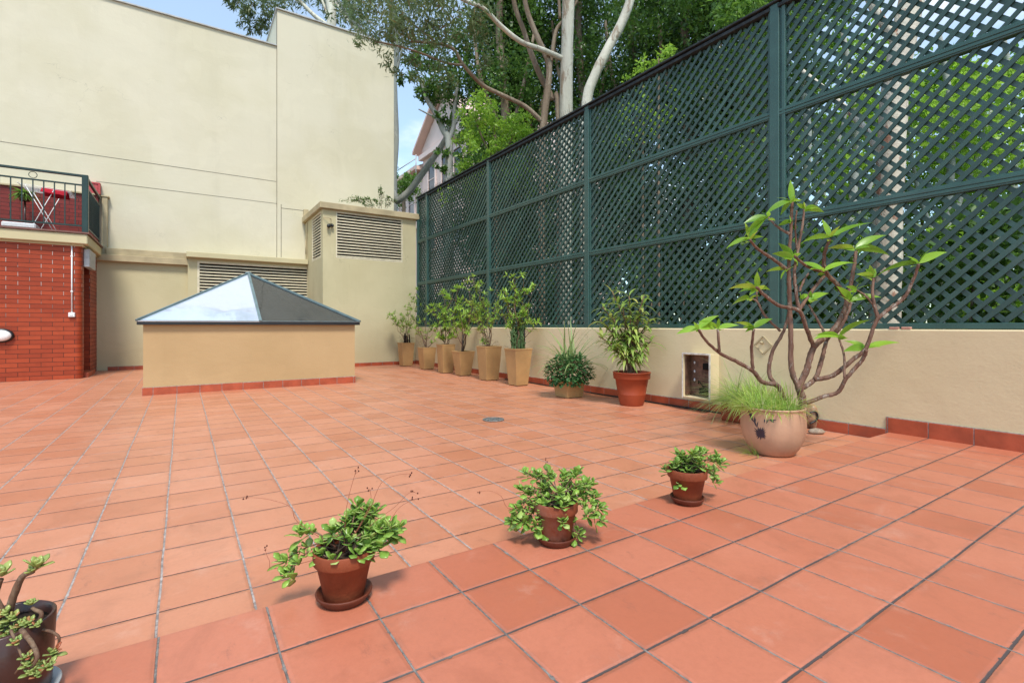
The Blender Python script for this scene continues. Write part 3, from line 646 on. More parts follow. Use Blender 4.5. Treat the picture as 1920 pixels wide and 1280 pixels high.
# ---------------------------------------------------------------- potted plants
def square_pot(parent,c,wt,wb,h,z0=.012,mt=None):
    prof=[(wb/2,z0),(wb/2+(wt-wb)/2*.97,h*.955),(wt/2+.004,h*.96),(wt/2+.004,h),(wt/2-.02,h),(wt/2-.024,h-.05)]
    b=MB(); vs=[]
    for r,z in prof: vs+=[(c[0]-r,c[1]-r,c[2]+z),(c[0]+r,c[1]-r,c[2]+z),(c[0]+r,c[1]+r,c[2]+z),(c[0]-r,c[1]+r,c[2]+z)]
    fs=[(3,2,1,0)]
    for i in range(len(prof)-1):
        for k in range(4): fs.append((i*4+k,i*4+(k+1)%4,(i+1)*4+(k+1)%4,(i+1)*4+k))
    b.add(vs,fs); o=b.build('pot',mt or M['planter'],parent,bevel=.004)
    b=MB(); r=wt/2-.022; b.box(c[0]-r,c[0]+r,c[1]-r,c[1]+r,c[2]+h-.09,c[2]+h-.035); b.build('soil',M['soil'],parent)
    b=MB()
    for sx in (-1,1):
        for sy in (-1,1): b.bevbox(c[0]+sx*wb*.33-.03,c[0]+sx*wb*.33+.03,c[1]+sy*wb*.33-.03,c[1]+sy*wb*.33+.03,c[2],c[2]+z0+.001,.003)
    b.build('feet',M['black'],parent)
def dirv(a,e): return Vector((math.cos(a)*math.cos(e),math.sin(a)*math.cos(e),math.sin(e)))
def whorl(lv,p,d,n,L,W,droop=.6,spread=.9,shape='lance'):
    d=Vector(d).normalized(); s=d.orthogonal().normalized(); t=d.cross(s); a0=R.uniform(0,6)
    for k in range(n):
        a=a0+k*2.4; e=spread*R.uniform(.55,1.25); v=(s*math.cos(a)+t*math.sin(a))*math.sin(e)+d*math.cos(e)
        lv.leaf(p,v,L*R.uniform(.9,1.4),W*R.uniform(1.2,1.7),droop*R.uniform(.6,1.4),.18,shape,4)
def shrub(parent,c,z,stems,LL=.085,LW=.018,mat='leaf_shrub',wn=(7,11),r0=.010,stub=0,dry=0,twigs=(3,6)):
    """stems: list of (dx,dy,height) tips; every stem branches into twigs ending in whorls of leaves"""
    st=MB(); lv=MB(); dd=MB()
    for (dx,dy,h) in stems:
        b0=Vector((c[0]+R.uniform(-.04,.04),c[1]+R.uniform(-.04,.04),z-.04)); tip=Vector((c[0]+dx,c[1]+dy,z+h))
        pts=[b0]
        for i in range(1,5):
            t=i/5; pts.append(b0.lerp(tip,t)+Vector((R.uniform(-1,1),R.uniform(-1,1),R.uniform(-.3,.3)))*.03*h/.5+Vector((0,0,0.06*math.sin(t*PI)*h)))
        pts.append(tip); pts=smooth_path(pts,3); st.tube(pts,[r0,r0*.35],6)
        whorl(lv,tip,(tip-pts[-3]),R.randint(*wn),LL,LW)
        for i in range(R.randint(*twigs)):
            k=int(len(pts)*R.uniform(.42,.95)); p=pts[min(k,len(pts)-1)]; a=R.uniform(0,2*PI); L=R.uniform(.08,.22)*min(1,h/.5)
            q=p+dirv(a,R.uniform(.2,1.1))*L; m_=p.lerp(q,.5)+Vector((0,0,-.015)); st.tube([p,m_,q],[r0*.4,r0*.22],5)
            whorl(lv,q,(q-m_),R.randint(*wn),LL,LW)
            if R.random()<.85: whorl(lv,m_,(0,0,1),6,LL*.9,LW)
    for i in range(stub):
        b0=Vector((c[0]+R.uniform(-.06,.06),c[1]+R.uniform(-.06,.06),z-.04)); q=b0+Vector((R.uniform(-.03,.03),R.uniform(-.03,.03),R.uniform(.1,.3)))
        dd.tube([b0,q],[.012,.009],6)
    for i in range(dry):
        b0=Vector((c[0]+R.uniform(-.1,.1),c[1]+R.uniform(-.1,.1),z-.04)); a=R.uniform(0,2*PI); q=b0+dirv(a,R.uniform(.3,1.2))*R.uniform(.15,.4)
        m_=b0.lerp(q,.5)+Vector((0,0,.04)); st.tube(smooth_path([b0,m_,q],3),[.0025,.0012],4)
        for j in range(4): st.tube([q,q+dirv(R.uniform(0,6),R.uniform(-.5,1))*.05],.001,3)
    if st.v: st.build('stems',M['stem'],parent)
    if dd.v: dd.build('dead_stubs',M['dark'],parent)
    if lv.v: lv.build('foliage',M[mat],parent)
G='ochre square planters lined up along the low wall'
rows=[ # px centre, base y, top width px, bottom width px, height px, label
 (758.5,686.7,34,26,40,'ochre planter with sparse pale shrub, farthest in the row, beside the vent tower'),
 (798,693,37,28,37,'squat ochre planter holding a bare twisted stem with few leaves'),
 (834,700,37,29,50,'ochre planter of lush leafy shrub, standing partly behind a smaller planter'),
 (867,705,45,30,41,'small flared ochre planter with a black stake, in front of the lush shrub'),
 (916,714,49,37,59,'large ochre planter with thin dry twiggy stems and a tall leafy shoot'),
 (972,724,53.6,37,64,'largest ochre planter with dense cactus-like stems and a bushy shrub, nearest of the row')]
spec=[]
for i,(px,by,wt,wb,hh,lab) in enumerate(rows):
    g=onZ(px,by); zc=(g.x*ST+g.y*CT); k=zc/F/1.385
    w1,w0=wt*k,wb*k; c=g+Vector((ST,CT,0))*(w0*.68); c.z=0; h=(hh+wt*.12)*zc/F
    t=thing('potted_shrub',c,lab,'potted plant',G); square_pot(t,c,w1,w0,h); spec.append((t,c,h,w1))
def up(c,px,py):  # height/offset helper: where the sight line to (px,py) passes the pot's own distance
    zc=c.x*ST+c.y*CT; q=D(px,py,zc); return q
def tips(c,h,lst,jit=.12):
    out=[]
    for (px,py) in lst:
        q=up(c,px,py); a=R.uniform(-jit,jit); out.append((q.x-c.x+a*ST,q.y-c.y+a*CT,q.z-h))
    return out
t,c,h,w=spec[0]; shrub(t,c,h,tips(c,h,[(732,590),(740,598),(752,592),(765,582),(775,562),(783,545),(745,608),(760,600),(778,585),(770,610)]),.075,.016,stub=5,dry=8,wn=(6,9),r0=.006,twigs=(4,6))
b=MB()
for i in range(5):
    q=Vector((c.x+R.uniform(-.1,.1),c.y+R.uniform(-.06,.06),h-.05)); b.tube([q,q+Vector((R.uniform(-.02,.02),0,R.uniform(.15,.36)))],[.02,.014],7)
b.build('cactus_stems',M['dark'],t)
t,c,h,w=spec[1]; shrub(t,c,h,tips(c,h,[(780,612),(795,600),(800,622),(816,640),(775,598)]),.07,.015,r0=.012,wn=(5,7),twigs=(2,4),dry=6)
t,c,h,w=spec[2]; shrub(t,c,h,tips(c,h,[(812,575),(828,550),(850,548),(862,568),(838,596),(812,612),(852,610),(870,590),(822,630),(845,632),(860,540)]),.11,.024,r0=.012,wn=(8,12),twigs=(3,5))
t,c,h,w=spec[3]; shrub(t,c,h,tips(c,h,[(850,598),(865,580),(880,585),(872,606),(892,598),(888,575)]),.10,.022,r0=.014,stub=0,wn=(7,10))
b=MB(); b.tube([(c.x-.03,c.y-.05,h-.05),(c.x-.03,c.y-.05,h+.36)],.012,8); b.build('stake',M['black'],t)
t,c,h,w=spec[4]; shrub(t,c,h,tips(c,h,[(888,520),(895,535),(908,550),(915,585),(925,600),(900,600),(905,640),(880,545),(885,575),(870,560),(930,575),(920,545)]),.085,.017,r0=.008,dry=18,wn=(6,9),twigs=(3,5))
t,c,h,w=spec[5]; shrub(t,c,h,tips(c,h,[(962,520),(980,515),(1000,535),(950,560),(940,580),(968,565),(990,575),(1005,605),(955,600),(975,590),(945,545),(985,545)]),.085,.018,r0=.010,dry=10,wn=(7,10),twigs=(3,5))
b=MB()
for i in range(16):
    q=Vector((c.x+R.uniform(-.14,.06),c.y+R.uniform(-.1,.1),h-.05)); L=R.uniform(.25,.62); e=q+Vector((R.uniform(-.08,.05),R.uniform(-.05,.05),L)); m_=q.lerp(e,.5)+Vector((R.uniform(-.04,.04),0,0))
    b.tube(smooth_path([q,m_,e],3),[.02,.016],5)
    for j in range(6):
        p=q.lerp(e,R.uniform(.3,1)); b.tube([p,p+Vector((R.uniform(-.05,.05),R.uniform(-.04,.04),R.uniform(.04,.10)))],[.014,.008],5)
b.build('cactus_stems',simple('cactus_green',(.06,.11,.035),.6,.3,.3,12),t)
b=MB(); b.tube([(c.x+.08,c.y-.08,h-.05),(c.x+.08,c.y-.08,h+.40)],.012,8); b.build('stake',M['black'],t)
# low planter with a round dark bush and strap blades
g=onZ(1069,746); c=g+Vector((ST,CT,0))*.15; c.z=0; zc=c.x*ST+c.y*CT
t=thing('potted_bush',c,'short ochre planter under a round dark green bush with long pale blades rising','potted plant')
hp_=.25; square_pot(t,c,.34,.29,hp_,.006)
lv=MB(); cc=c+Vector((0,0,hp_+.13))
for i in range(1500):
    a=R.uniform(0,2*PI); u=R.uniform(-.75,1); r=(1-R.random()**2*.5); s=math.sqrt(1-u*u); p=cc+Vector((math.cos(a)*s*.36*r,math.sin(a)*s*.34*r,u*.25*r))
    p+=Vector((R.gauss(0,.012),R.gauss(0,.012),R.gauss(0,.012)))
    lv.leaf(p,Vector((math.cos(a)*s,math.sin(a)*s,u*.6+R.uniform(-.3,.5)))+Vector((R.uniform(-.6,.6),R.uniform(-.6,.6),R.uniform(-.6,.6))),R.uniform(.045,.075),R.uniform(.035,.055),.5,.12,'obov',3)
lv.build('foliage',M['leaf_dark'],t)
b=MB()
for i in range(60):
    a=R.uniform(0,2*PI); p=cc+dirv(a,1.3)*.1; q=cc+dirv(R.uniform(0,6.3),R.uniform(-.3,1.2))*.26; b.tube([cc+Vector((0,0,-.15)),p,q],.003,4)
b.build('stems',M['stem'],t)
b=MB()
for i in range(60):
    a=R.uniform(0,2*PI); e=R.uniform(.85,1.5); b.leaf(c+Vector((R.uniform(-.08,.08),R.uniform(-.08,.08),hp_+.1)),dirv(a,e),R.uniform(.5,.95),R.uniform(.018,.03),R.uniform(.7,2.0),.2,'strap',9)
b.build('long_blades',M['blade'],t)
# round plastic pot with dracaena
g=onZ(1189.5,762); c=g+Vector((ST,CT,0))*.15; c.z=0; zc=c.x*ST+c.y*CT; r1=33.9*zc/F; r0=21.7*zc/F; hh=62*zc/F
t=thing('potted_dracaena',c,'big round red plastic pot with a bushy strap-leaved plant, against the low wall','potted plant')
b=MB(); b.lathe(c,[(r0*.97,0),(r0,.012),(r0+(r1-r0)*.35,hh*.33),(r0+(r1-r0)*.36,hh*.35),(r0+(r1-r0)*.33,hh*.36),(r0+(r1-r0)*.72,hh*.79),(r1*.99,hh*.80),(r1,hh*.82),(r1*1.01,hh*.97),(r1*1.03,hh*.975),(r1*1.03,hh),(r1*.95,hh),(r1*.92,hh*.85)],48); b.build('pot',M['plastic_terra'],t)
b=MB(); b.lathe(c+Vector((0,0,hh*.84)),[(r1*.93,0),(r1*.93,.01)],32,close=True); b.build('soil',M['soil'],t)
st=MB(); lv=MB(); z=hh*.86
for (px,py) in ((1150,545),(1178,555),(1165,572),(1200,580),(1185,600),(1150,590),(1135,610),(1165,622),(1205,620),(1150,640),(1190,640),(1170,655),(1140,650),(1125,600),(1215,600),(1130,575),(1205,555),(1120,630),(1215,640)):
    q=up(c,px,py); a=R.uniform(-.12,.12); q=q+Vector((ST,CT,0))*a
    b0=c+Vector((R.uniform(-.07,.07),R.uniform(-.07,.07),z)); m_=b0.lerp(q,.5)+Vector(((c.x-q.x)*.25,(c.y-q.y)*.25,.05)); pts=smooth_path([b0,m_,q],4); st.tube(pts,[.011,.008],6)
    for k in range(24):
        p=pts[-1].lerp(pts[-6],k/24); aa=k*2.4+R.uniform(-.3,.3); lv.leaf(p,dirv(aa,R.uniform(.25,1.2)-.5*k/24),R.uniform(.17,.29),R.uniform(.034,.048),R.uniform(.8,1.8),.12,'lance',6)
st.build('canes',M['stem'],t); lv.build('foliage',M['leaf_drac'],t)
# ---------------------------------------------------------------- frangipani in the big round pot
g=onZ(1466,857); c=g+Vector((ST,CT,0))*.14; c.z=0; ZF=c.x*ST+c.y*CT
t=thing('potted_frangipani',c,'big round clay pot with dark flower motif holding a bare-branched frangipani with bright leaves','potted tree')
bw=55.5*ZF/F; bh=88*ZF/F
prof=[(bw*.60,0),(bw*.66,.012),(bw*.80,bh*.16),(bw*.93,bh*.34),(bw*1.0,bh*.58),(bw*.995,bh*.74),(bw*.965,bh*.90),(bw*.955,bh*.955),(bw*.985,bh*.97),(bw*.985,bh),(bw*.93,bh),(bw*.90,bh*.9)]
b=MB(); b.lathe(c,prof,64); pot=b.build('pot',M['bowlclay'],t)
b=MB(); b.lathe(c+Vector((0,0,bh*.88)),[(bw*.92,0),(bw*.92,.01)],40,close=True); b.build('soil',M['soil'],t)
def bowl_r(z):
    for (r_a,z_a),(r_b,z_b) in zip(prof,prof[1:]):
        if z_a<=z<=z_b and z_b>z_a: return r_a+(r_b-r_a)*(z-z_a)/(z_b-z_a)
    return bw
mo=MB()
def petal(a,z,ang,L,W):
    """a small painted stroke raised 1.5 mm on the pot's curved side"""
    n=6; vs=[]
    for i in range(n+1):
        s=i/n*L; ww=W*math.sin(PI*min(.97,i/n*.9+.1))
        for sd in (-1,1):
            du=s*math.cos(ang)-sd*ww*math.sin(ang); dz=s*math.sin(ang)+sd*ww*math.cos(ang); zz=z+dz; r=bowl_r(zz)+.0018; aa=a+du/r
            vs.append((c.x+math.cos(aa)*r,c.y+math.sin(aa)*r,zz))
    mo.add(vs,[(2*i,2*i+1,2*i+3,2*i+2) for i in range(n)],True)
av=math.atan2(-CT,-ST)   # the side facing the camera
aL=av-.85
for k in range(26): petal(aL+.0,bh*.50,k*2*PI/26+R.uniform(-.08,.08),R.uniform(.035,.065),.0052)
for k in range(11): petal(aL-.12-.02*k,bh*(.62+.02*k),2.2+R.uniform(-.9,.9),R.uniform(.04,.06),.005)
o=mo.build('flower_motif',M['motif'],t); mo=MB()
for k in range(9): petal(aL+.22+R.uniform(-.1,.1),bh*.80+R.uniform(-.01,.01),R.uniform(-2.8,.2),R.uniform(.02,.045),.0045)
o=mo.build('flower_motif',M['motif'],t)
def fc(x,y,dz=0): # crop coordinates of the branch survey -> place, dz = metres farther than the trunk
    return D(1250+x/2.371,340+y/2.371,ZF+dz)
br_=MB(); lv=MB()
K=ZF/F/2.371
def limb(pts,w0,w1,d0,d1):
    n=len(pts); P=[fc(x,y,d0+(d1-d0)*(i/(n-1))**1.2) for i,(x,y) in enumerate(pts)]
    P=smooth_path(P,9); L=len(P); br_.tube([q_+Vector((R.gauss(0,.0012),R.gauss(0,.0012),0)) for q_ in P],[(w0+(w1-w0)*i/(L-1))*K/2*.90*(1+.045*math.sin(i*2.1)+R.uniform(-.05,.07)) for i in range(L)],9,wob=.05); return P
limb([(607,1040),(604,985),(597,945),(585,905)],40,34,0,0)
limb([(585,912),(555,830),(553,700),(548,560),(543,400),(550,250),(558,92)],28,13,0,.05)
limb([(588,912),(625,830),(655,737),(740,660),(785,585),(805,520),(830,400),(842,312)],32,15,0,.25)
limb([(803,525),(760,460),(707,402),(700,330),(725,258)],24,14,.18,.05)
limb([(655,737),(620,650),(588,575),(500,552),(440,510),(400,470)],22,13,.05,-.25)
limb([(588,575),(636,500),(700,422)],18,15,-.02,.1)
limb([(588,575),(574,480),(568,400),(585,300),(603,200),(612,122)],17,10,-.02,.2)
limb([(578,300),(572,200),(578,130)],10,7,.1,.1)
limb([(600,920),(660,876),(690,790),(715,700),(765,660),(805,585),(820,532)],24,13,.02,.4)
limb([(655,880),(740,862),(830,790),(885,742),(940,610),(1050,522),(1095,440),(1120,368)],24,12,.05,-.25)
limb([(940,610),(917,520),(918,432)],17,11,-.1,-.05)
limb([(917,545),(880,505),(840,482)],11,8,-.08,.05)
limb([(622,985),(700,955),(762,935),(800,872),(868,795),(888,748)],20,17,0,-.15)
limb([(790,872),(788,770),(764,692)],12,9,-.08,.1)
limb([(520,968),(492,908),(425,890),(382,842),(310,800),(240,765),(178,712),(142,660)],26,11,.05,-.35)
limb([(383,842),(378,745),(388,657)],17,11,-.1,-.2)
limb([(234,755),(229,657)],13,11,-.25,-.28)
limb([(492,908),(456,855),(472,755),(520,665),(550,560)],22,14,.05,.3)
limb([(505,665),(440,600),(402,535),(370,519)],13,9,.2,.35)
limb([(402,535),(400,482)],9,8,.3,.3)
limb([(535,392),(465,340),(405,300),(370,260)],18,10,.02,-.2)
limb([(550,236),(495,203),(450,160)],14,9,.03,.2)
limb([(700,405),(625,378),(568,332)],16,11,.1,-.05)
limb([(700,672),(665,605),(632,550)],14,9,.2,.4)
limb([(590,490),(610,440),(630,410)],12,9,0,.15)
br_.build('trunk',M['frangi'],t)
LFS=[((140,655),[(50,672),(215,650),(218,592)]),((230,652),[(150,618),(312,636),(232,610)]),((388,652),[(310,622),(460,606),(352,668)]),((370,256),[(270,292),(352,190),(435,158),(425,243)]),
((450,158),[(352,180),(352,240)]),((553,86),[(448,140),(551,3),(592,85),(510,145)]),((550,180),[(500,193),(545,150)]),((612,122),[(694,130),(610,90)]),((725,250),[(697,175),(598,268),(890,180)]),
((838,302),[(722,292),(958,232),(978,315)]),((700,398),[(600,356),(828,352),(640,385)]),((560,340),[(478,316),(508,275),(580,372)]),((530,392),[(448,396),(510,432)]),((400,478),[(283,468),(402,405),(325,488),(456,476),(370,505)]),
((370,519),[(290,548)]),((598,520),[(590,490),(630,500)]),((635,530),[(712,490),(640,490)]),((820,530),[(942,505),(768,465),(852,455),(818,500)]),((918,428),[(848,408),(905,375),(925,390)]),((1120,365),[(928,418),(1232,310),(1168,300)]),
((764,690),[(886,608),(652,680),(790,690),(660,690)]),((887,742),[(795,748),(1022,710),(800,705)]),((842,480),[(800,465)])]
for (bx_,by_),ends in LFS:
    for (ex,ey) in ends:
        d0=R.uniform(-.05,.08); p=fc(bx_,by_,d0*.3); q=fc(ex,ey,d0*.3+R.uniform(-.07,.07)); v=q-p; L=v.length
        if L<.02: continue
        dr_=R.uniform(.5,.9); dv=v.normalized()+Vector((0,0,dr_*.46)); 
        lv.leaf(p,dv,max(L*1.12,.07),max(.036,min(.068,L*.37)),dr_,.10,'lance',8,roll=R.choice((-1,1))*R.uniform(.45,1.15))
for (bx_,by_),ends in LFS:
    for k in range(3):
        a=R.uniform(0,2*PI); lv.leaf(fc(bx_,by_)-Vector((0,0,.012*k)),dirv(a,R.uniform(.25,1.0)),R.uniform(.06,.13),R.uniform(.028,.045),R.uniform(.4,.9),.10,'lance',6,roll=R.uniform(-.8,.8))
lv.build('leaves',M['leaf_frangi'],t)
# grass growing in the pot
def grass(mb,c,rad,z,n,L,spread,dirbias=(0,0),w=.0045):
    for i in range(n):
        a=R.uniform(0,2*PI); r=rad*math.sqrt(R.random()); p=(c[0]+r*math.cos(a),c[1]+r*math.sin(a),z)
        e=R.uniform(.35,1.5); d=dirv(a if R.random()<.6 else R.uniform(0,6.28),e)+Vector((dirbias[0]*R.random(),dirbias[1]*R.random(),0)); mb.leaf(p,d,L*R.uniform(.45,1.2),w*R.uniform(.7,1.3),spread*R.uniform(.4,1.7),.2,'strap',7)
b=MB(); LEFT=Vector((-CT,ST,0)); grass(b,c+LEFT*.05,bw*.85,bh*.9,620,.25,1.0,(LEFT.x*.3,LEFT.y*.3),.0065); b.build('grass',M['grass_leaf'],t)
# long terracotta trough of grass behind, under the cabinet
tc=Vector((5.20,3.17,0))
t2=thing('grass_trough',tc,'rectangular red clay trough overflowing with long feathery grass, left of the big round pot','planter')
b=MB(); tz=.21
b.bevbox(tc.x-.13,tc.x+.13,tc.y-.24,tc.y+.24,0.0,tz,.012); b.build('trough',M['plastic_terra'],t2)
b=MB(); grass(b,tc,.2,tz-.01,620,.36,1.1,(LEFT.x*.6,LEFT.y*.6),.007); b.build('grass',M['grass_leaf'],t2)
b=MB(); grass(b,tc,.18,tz,200,.62,1.3,(LEFT.x*1.2,LEFT.y*1.2),.006); b.build('dry_grass',M['blade'],t2)
b=MB(); q=c+LEFT*(bw*.75)-Vector((ST,CT,0))*.05; grass(b,q,.04,0,45,.16,1,(LEFT.x,LEFT.y),.004); tag(b.build('grass_tuft',M['grass_leaf']),'small tuft of half dry grass at the foot of the big round pot','grass tuft')
# jug and stone
p=onZ(1534,806); p=p+Vector((ST,CT,0))*.1; p.z=0; zj=p.x*ST+p.y*CT; s=zj/F
t3=thing('ceramic_jug',p,'mottled brown ceramic jug with a dark loop handle, half hidden behind the big round pot','jug')
b=MB(); b.lathe(p,[(.040,0),(.060,.02),(.068,.09),(.066,.15),(.055,.21),(.035,.245),(.02,.25)],28,close=True); b.build('body',M['jug'],t3)
b=MB(); q=p-Vector((ST,CT,0))*.075+LEFT*.02; R_=-LEFT
b.tube(smooth_path([q+LEFT*.05+Vector((0,0,.17)),q+LEFT*.0+Vector((0,0,.185)),q+R_*.03+Vector((0,0,.15)),q+R_*.02+Vector((0,0,.10)),q+LEFT*.05+Vector((0,0,.06))],4),.008,8); b.build('handle',M['black'],t3)
p=onZ(1537,814); b=MB(); b.lathe((0,0,0),[(.02,0),(.07,.006),(.085,.025),(.06,.045),(.02,.055),(.002,.056)],18,sx=1.0,sy=.55)
ca=math.atan2(-ST,CT); b.v=[(p.x+v[0]*math.cos(ca)-v[1]*math.sin(ca),p.y+.03+v[0]*math.sin(ca)+v[1]*math.cos(ca),v[2]) for v in b.v]
tag(b.build('flat_stone',M['stone']),'flat rounded grey-brown stone lying in front of the ceramic jug','stone')
b=MB()
for i in range(420):
    if i<300:
        y=R.uniform(3.3,12.8); x=WX-.03-abs(R.gauss(0,.11))
    else:
        k=R.choice(spec)[1]; x=k.x+R.gauss(0,.22); y=k.y+R.gauss(0,.22)
    x=min(x,WX-.03); b.leaf((x,y,.004+R.random()*.004),dirv(R.uniform(0,6.3),.05),R.uniform(.015,.05),R.uniform(.006,.014),.02,.15,'lance',3)
tag(b.build('leaf_litter',foliage('fallen_dry_leaf',(.16,.085,.04),(.34,.22,.12),.1,.6,(.12,.14,.04))),'scattered dry fallen leaves along the foot of the low wall and around the planters','leaf litter',kind='stuff')
# ---------------------------------------------------------------- small pots on the near terrace
def clay_pot(parent,c,r1,r0,h,mt):
    b=MB(); b.lathe(c,[(r0,0),(r0+.001,.003),(r0+(r1-r0)*.72,h*.74),(r1*.985,h*.75),(r1*1.0,h*.765),(r1,h*.985),(r1*.985,h),(r1*.93,h),(r1*.91,h*.97),(r1*.86,h*.8)],48); b.build('pot',mt,parent)
    b=MB(); b.lathe(c+Vector((0,0,h*.84)),[(r1*.88,0),(r1*.88,.006)],32,close=True); b.build('soil',M['soil'],parent)
def jade_rosette(lv,p,d,s=1.0,pairs=3):
    """opposite pairs of thick rounded leaves at a shoot end"""
    d=Vector(d).normalized(); a=d.orthogonal().normalized(); bb=d.cross(a); a0=R.uniform(0,3)
    for k in range(pairs):
        for sg in (0,PI):
            w=a0+k*PI/2+sg+R.uniform(-.25,.25); e=.45+.33*(pairs-1-k)+R.uniform(-.15,.2); v=(a*math.cos(w)+bb*math.sin(w))*math.sin(e)+d*math.cos(e)
            L=.042*s*R.uniform(.7,1.25)*(1 if k<pairs-1 else .75)
            lv.leaf(p-d*.010*(pairs-1-k),v,L,L*.70,.2,.05,'obov',4,roll=R.uniform(-.3,.3))
def jade(parent,c,z,shoots,dense,s=1.0,rad=.08):
    st=MB(); lv=MB()
    for (p,d) in shoots: 
        b0=c+Vector((R.uniform(-.04,.04),R.uniform(-.04,.04),z)); m_=b0.lerp(p,.5)+Vector((0,0,.03+.25*max(0,b0.z-p.z))); P=smooth_path([b0,m_,p],4); st.tube(P,[.0035,.0022],6)
        jade_rosette(lv,p,d,s*1.12,4)
        for k in (5,6,7): 
            if k<len(P): jade_rosette(lv,P[k],(d+Vector((0,0,.8))),s*.8,2)
    for i in range(dense):
        a=R.uniform(0,2*PI); r=rad*math.sqrt(R.random())*1.15; hh=R.uniform(.0,.075)*(1.15-r/rad*.5); p=c+Vector((r*math.cos(a),r*math.sin(a),z+.01+hh)); d=Vector((math.cos(a)*r/rad*.9,math.sin(a)*r/rad*.9,1))
        st.tube([c+Vector((r*.6*math.cos(a),r*.6*math.sin(a),z-.01)),p],[.003,.002],5); jade_rosette(lv,p,d,s*R.uniform(.75,1.1),R.choice((2,3,3,4)))
    st.build('stems',M['stem'],parent); lv.build('leaves',M['leaf_jade'],parent,solid=.0022)
def stalks(parent,c,z,lst):
    b=MB(); bu=MB()
    for pts in lst:
        P=smooth_path([c+Vector((0,0,z))]+[up(c,*q) for q in pts],5); b.tube(P,[.0012,.0007],4)
        for k in range(3):
            e=P[-1]+Vector((R.uniform(-.012,.012),R.uniform(-.01,.01),R.uniform(-.008,.012))); b.tube([P[-2],e],.0006,3); bu.lathe(e,[(.0008,-.002),(.0028,0),(.0022,.003),(.0006,.005)],6)
    b.build('flower_stalks',M['redstalk'],parent); bu.build('dry_buds',M['bud'],parent)
def saucer(p,r,lab):
    b=MB(); b.lathe(p,[(r*.74,0),(r*.78,.001),(r*.985,.028),(r,.034),(r*.985,.037),(r*.93,.036),(r*.72,.009),(r*.0+.002,.0085)],48)
    return tag(b.build('pot_saucer',M['terra_dark']),lab,'saucer',group='terracotta saucers on the raised terrace')
GP='terracotta pots of jade plant on the raised terrace'
# pot 1
def ploc(px,py,r): g=onZ(px,py,PZ); c=g+Vector((ST,CT,0))*r; c.z=PZ; return c
c=ploc(631,1146,.078); saucer(c,.098,'dark saucer under the left jade plant pot, nearest of the three saucers')
c=c+Vector((0,0,.010)); t=thing('potted_jade_plant',c,'terracotta pot with jade plant, nearest of three, one leafy shoot trailing at its left','potted plant',GP)
clay_pot(t,c,.106,.066,.178,M['terra'])
z=.16; sh=[]
for (px,py) in ((555,1000),(540,1075),(520,1060),(700,965),(715,985),(725,1000),(735,1010),(690,960),(665,955),(650,975),(625,990),(735,985),(718,1020),(680,990),(700,1005),(742,1000),(660,990),(690,1020)):
    q=up(c,px,py)+Vector((ST,CT,0))*R.uniform(-.03,.08); out=(q-(c+Vector((0,0,z)))); sh.append((q,Vector((out.x*4,out.y*4,1 if py<1040 else .3))))
jade(t,c,z,sh,17,1.05,.085)
stalks(t,c,z,[[(560,980),(545,950),(500,935),(462,932)],[(650,950),(668,880)],[(690,960),(715,905),(745,890),(772,888)],[(700,980),(740,950),(765,925),(778,922)],[(692,950),(693,915)],[(720,985),(750,950),(777,935)],[(520,1065),(505,1050),(497,1030)]])
c=ploc(1045,1030,.078); saucer(c,.092,'dark saucer under the middle jade plant pot')
c=c+Vector((0,0,.010)); t=thing('potted_jade_plant',c,'terracotta pot of dense jade plant trailing down its left side, middle of three','potted plant',GP)
clay_pot(t,c,.100,.066,.180,M['terra'])
z=.165; sh=[]
for (px,py) in ((985,895),(1005,890),(1030,885),(1060,892),(1085,888),(1100,905),(1115,915),(1120,935),(1090,925),(975,915),(990,935),(1015,915),(1045,910),(1070,915),(975,970),(960,985),(985,985),(1010,985),(1050,965),(1085,998),(1000,975),(1130,955),(1105,960),(955,975),(965,950),(1125,970)):
    q=up(c,px,py)+Vector((ST,CT,0))*(R.uniform(-.10,-.03) if py>955 and 985<px<1100 else R.uniform(-.08,.08)); out=(q-(c+Vector((0,0,z)))); sh.append((q,Vector((out.x*4,out.y*4,1 if py<950 else .2))))
jade(t,c,z,sh,20,.92,.09)
stalks(t,c,z,[[(1028,890),(1022,865)],[(960,955),(940,930),(920,920),(900,921)]])
c=ploc(1298,951,.078); saucer(c,.092,'dark saucer under the right jade plant pot, farthest of the three saucers')
c=c+Vector((0,0,.010)); t=thing('potted_jade_plant',c,'terracotta pot of compact pale jade plant with curling shoot, farthest of three','potted plant',GP)
clay_pot(t,c,.106,.068,.180,M['terra'])
z=.165; sh=[]
for (px,py) in ((1270,850),(1290,842),(1310,842),(1330,850),(1345,860),(1285,862),(1305,860),(1320,868),(1265,865),(1345,855),(1330,875),(1300,880),(1278,878),(1255,885),(1268,900),(1355,910),(1295,888)):
    q=up(c,px,py)+Vector((ST,CT,0))*R.uniform(-.09,.07); out=(q-(c+Vector((0,0,z)))); sh.append((q,Vector((out.x*4,out.y*4,1 if py<895 else .1))))
jade(t,c,z,sh,17,.95,.085)
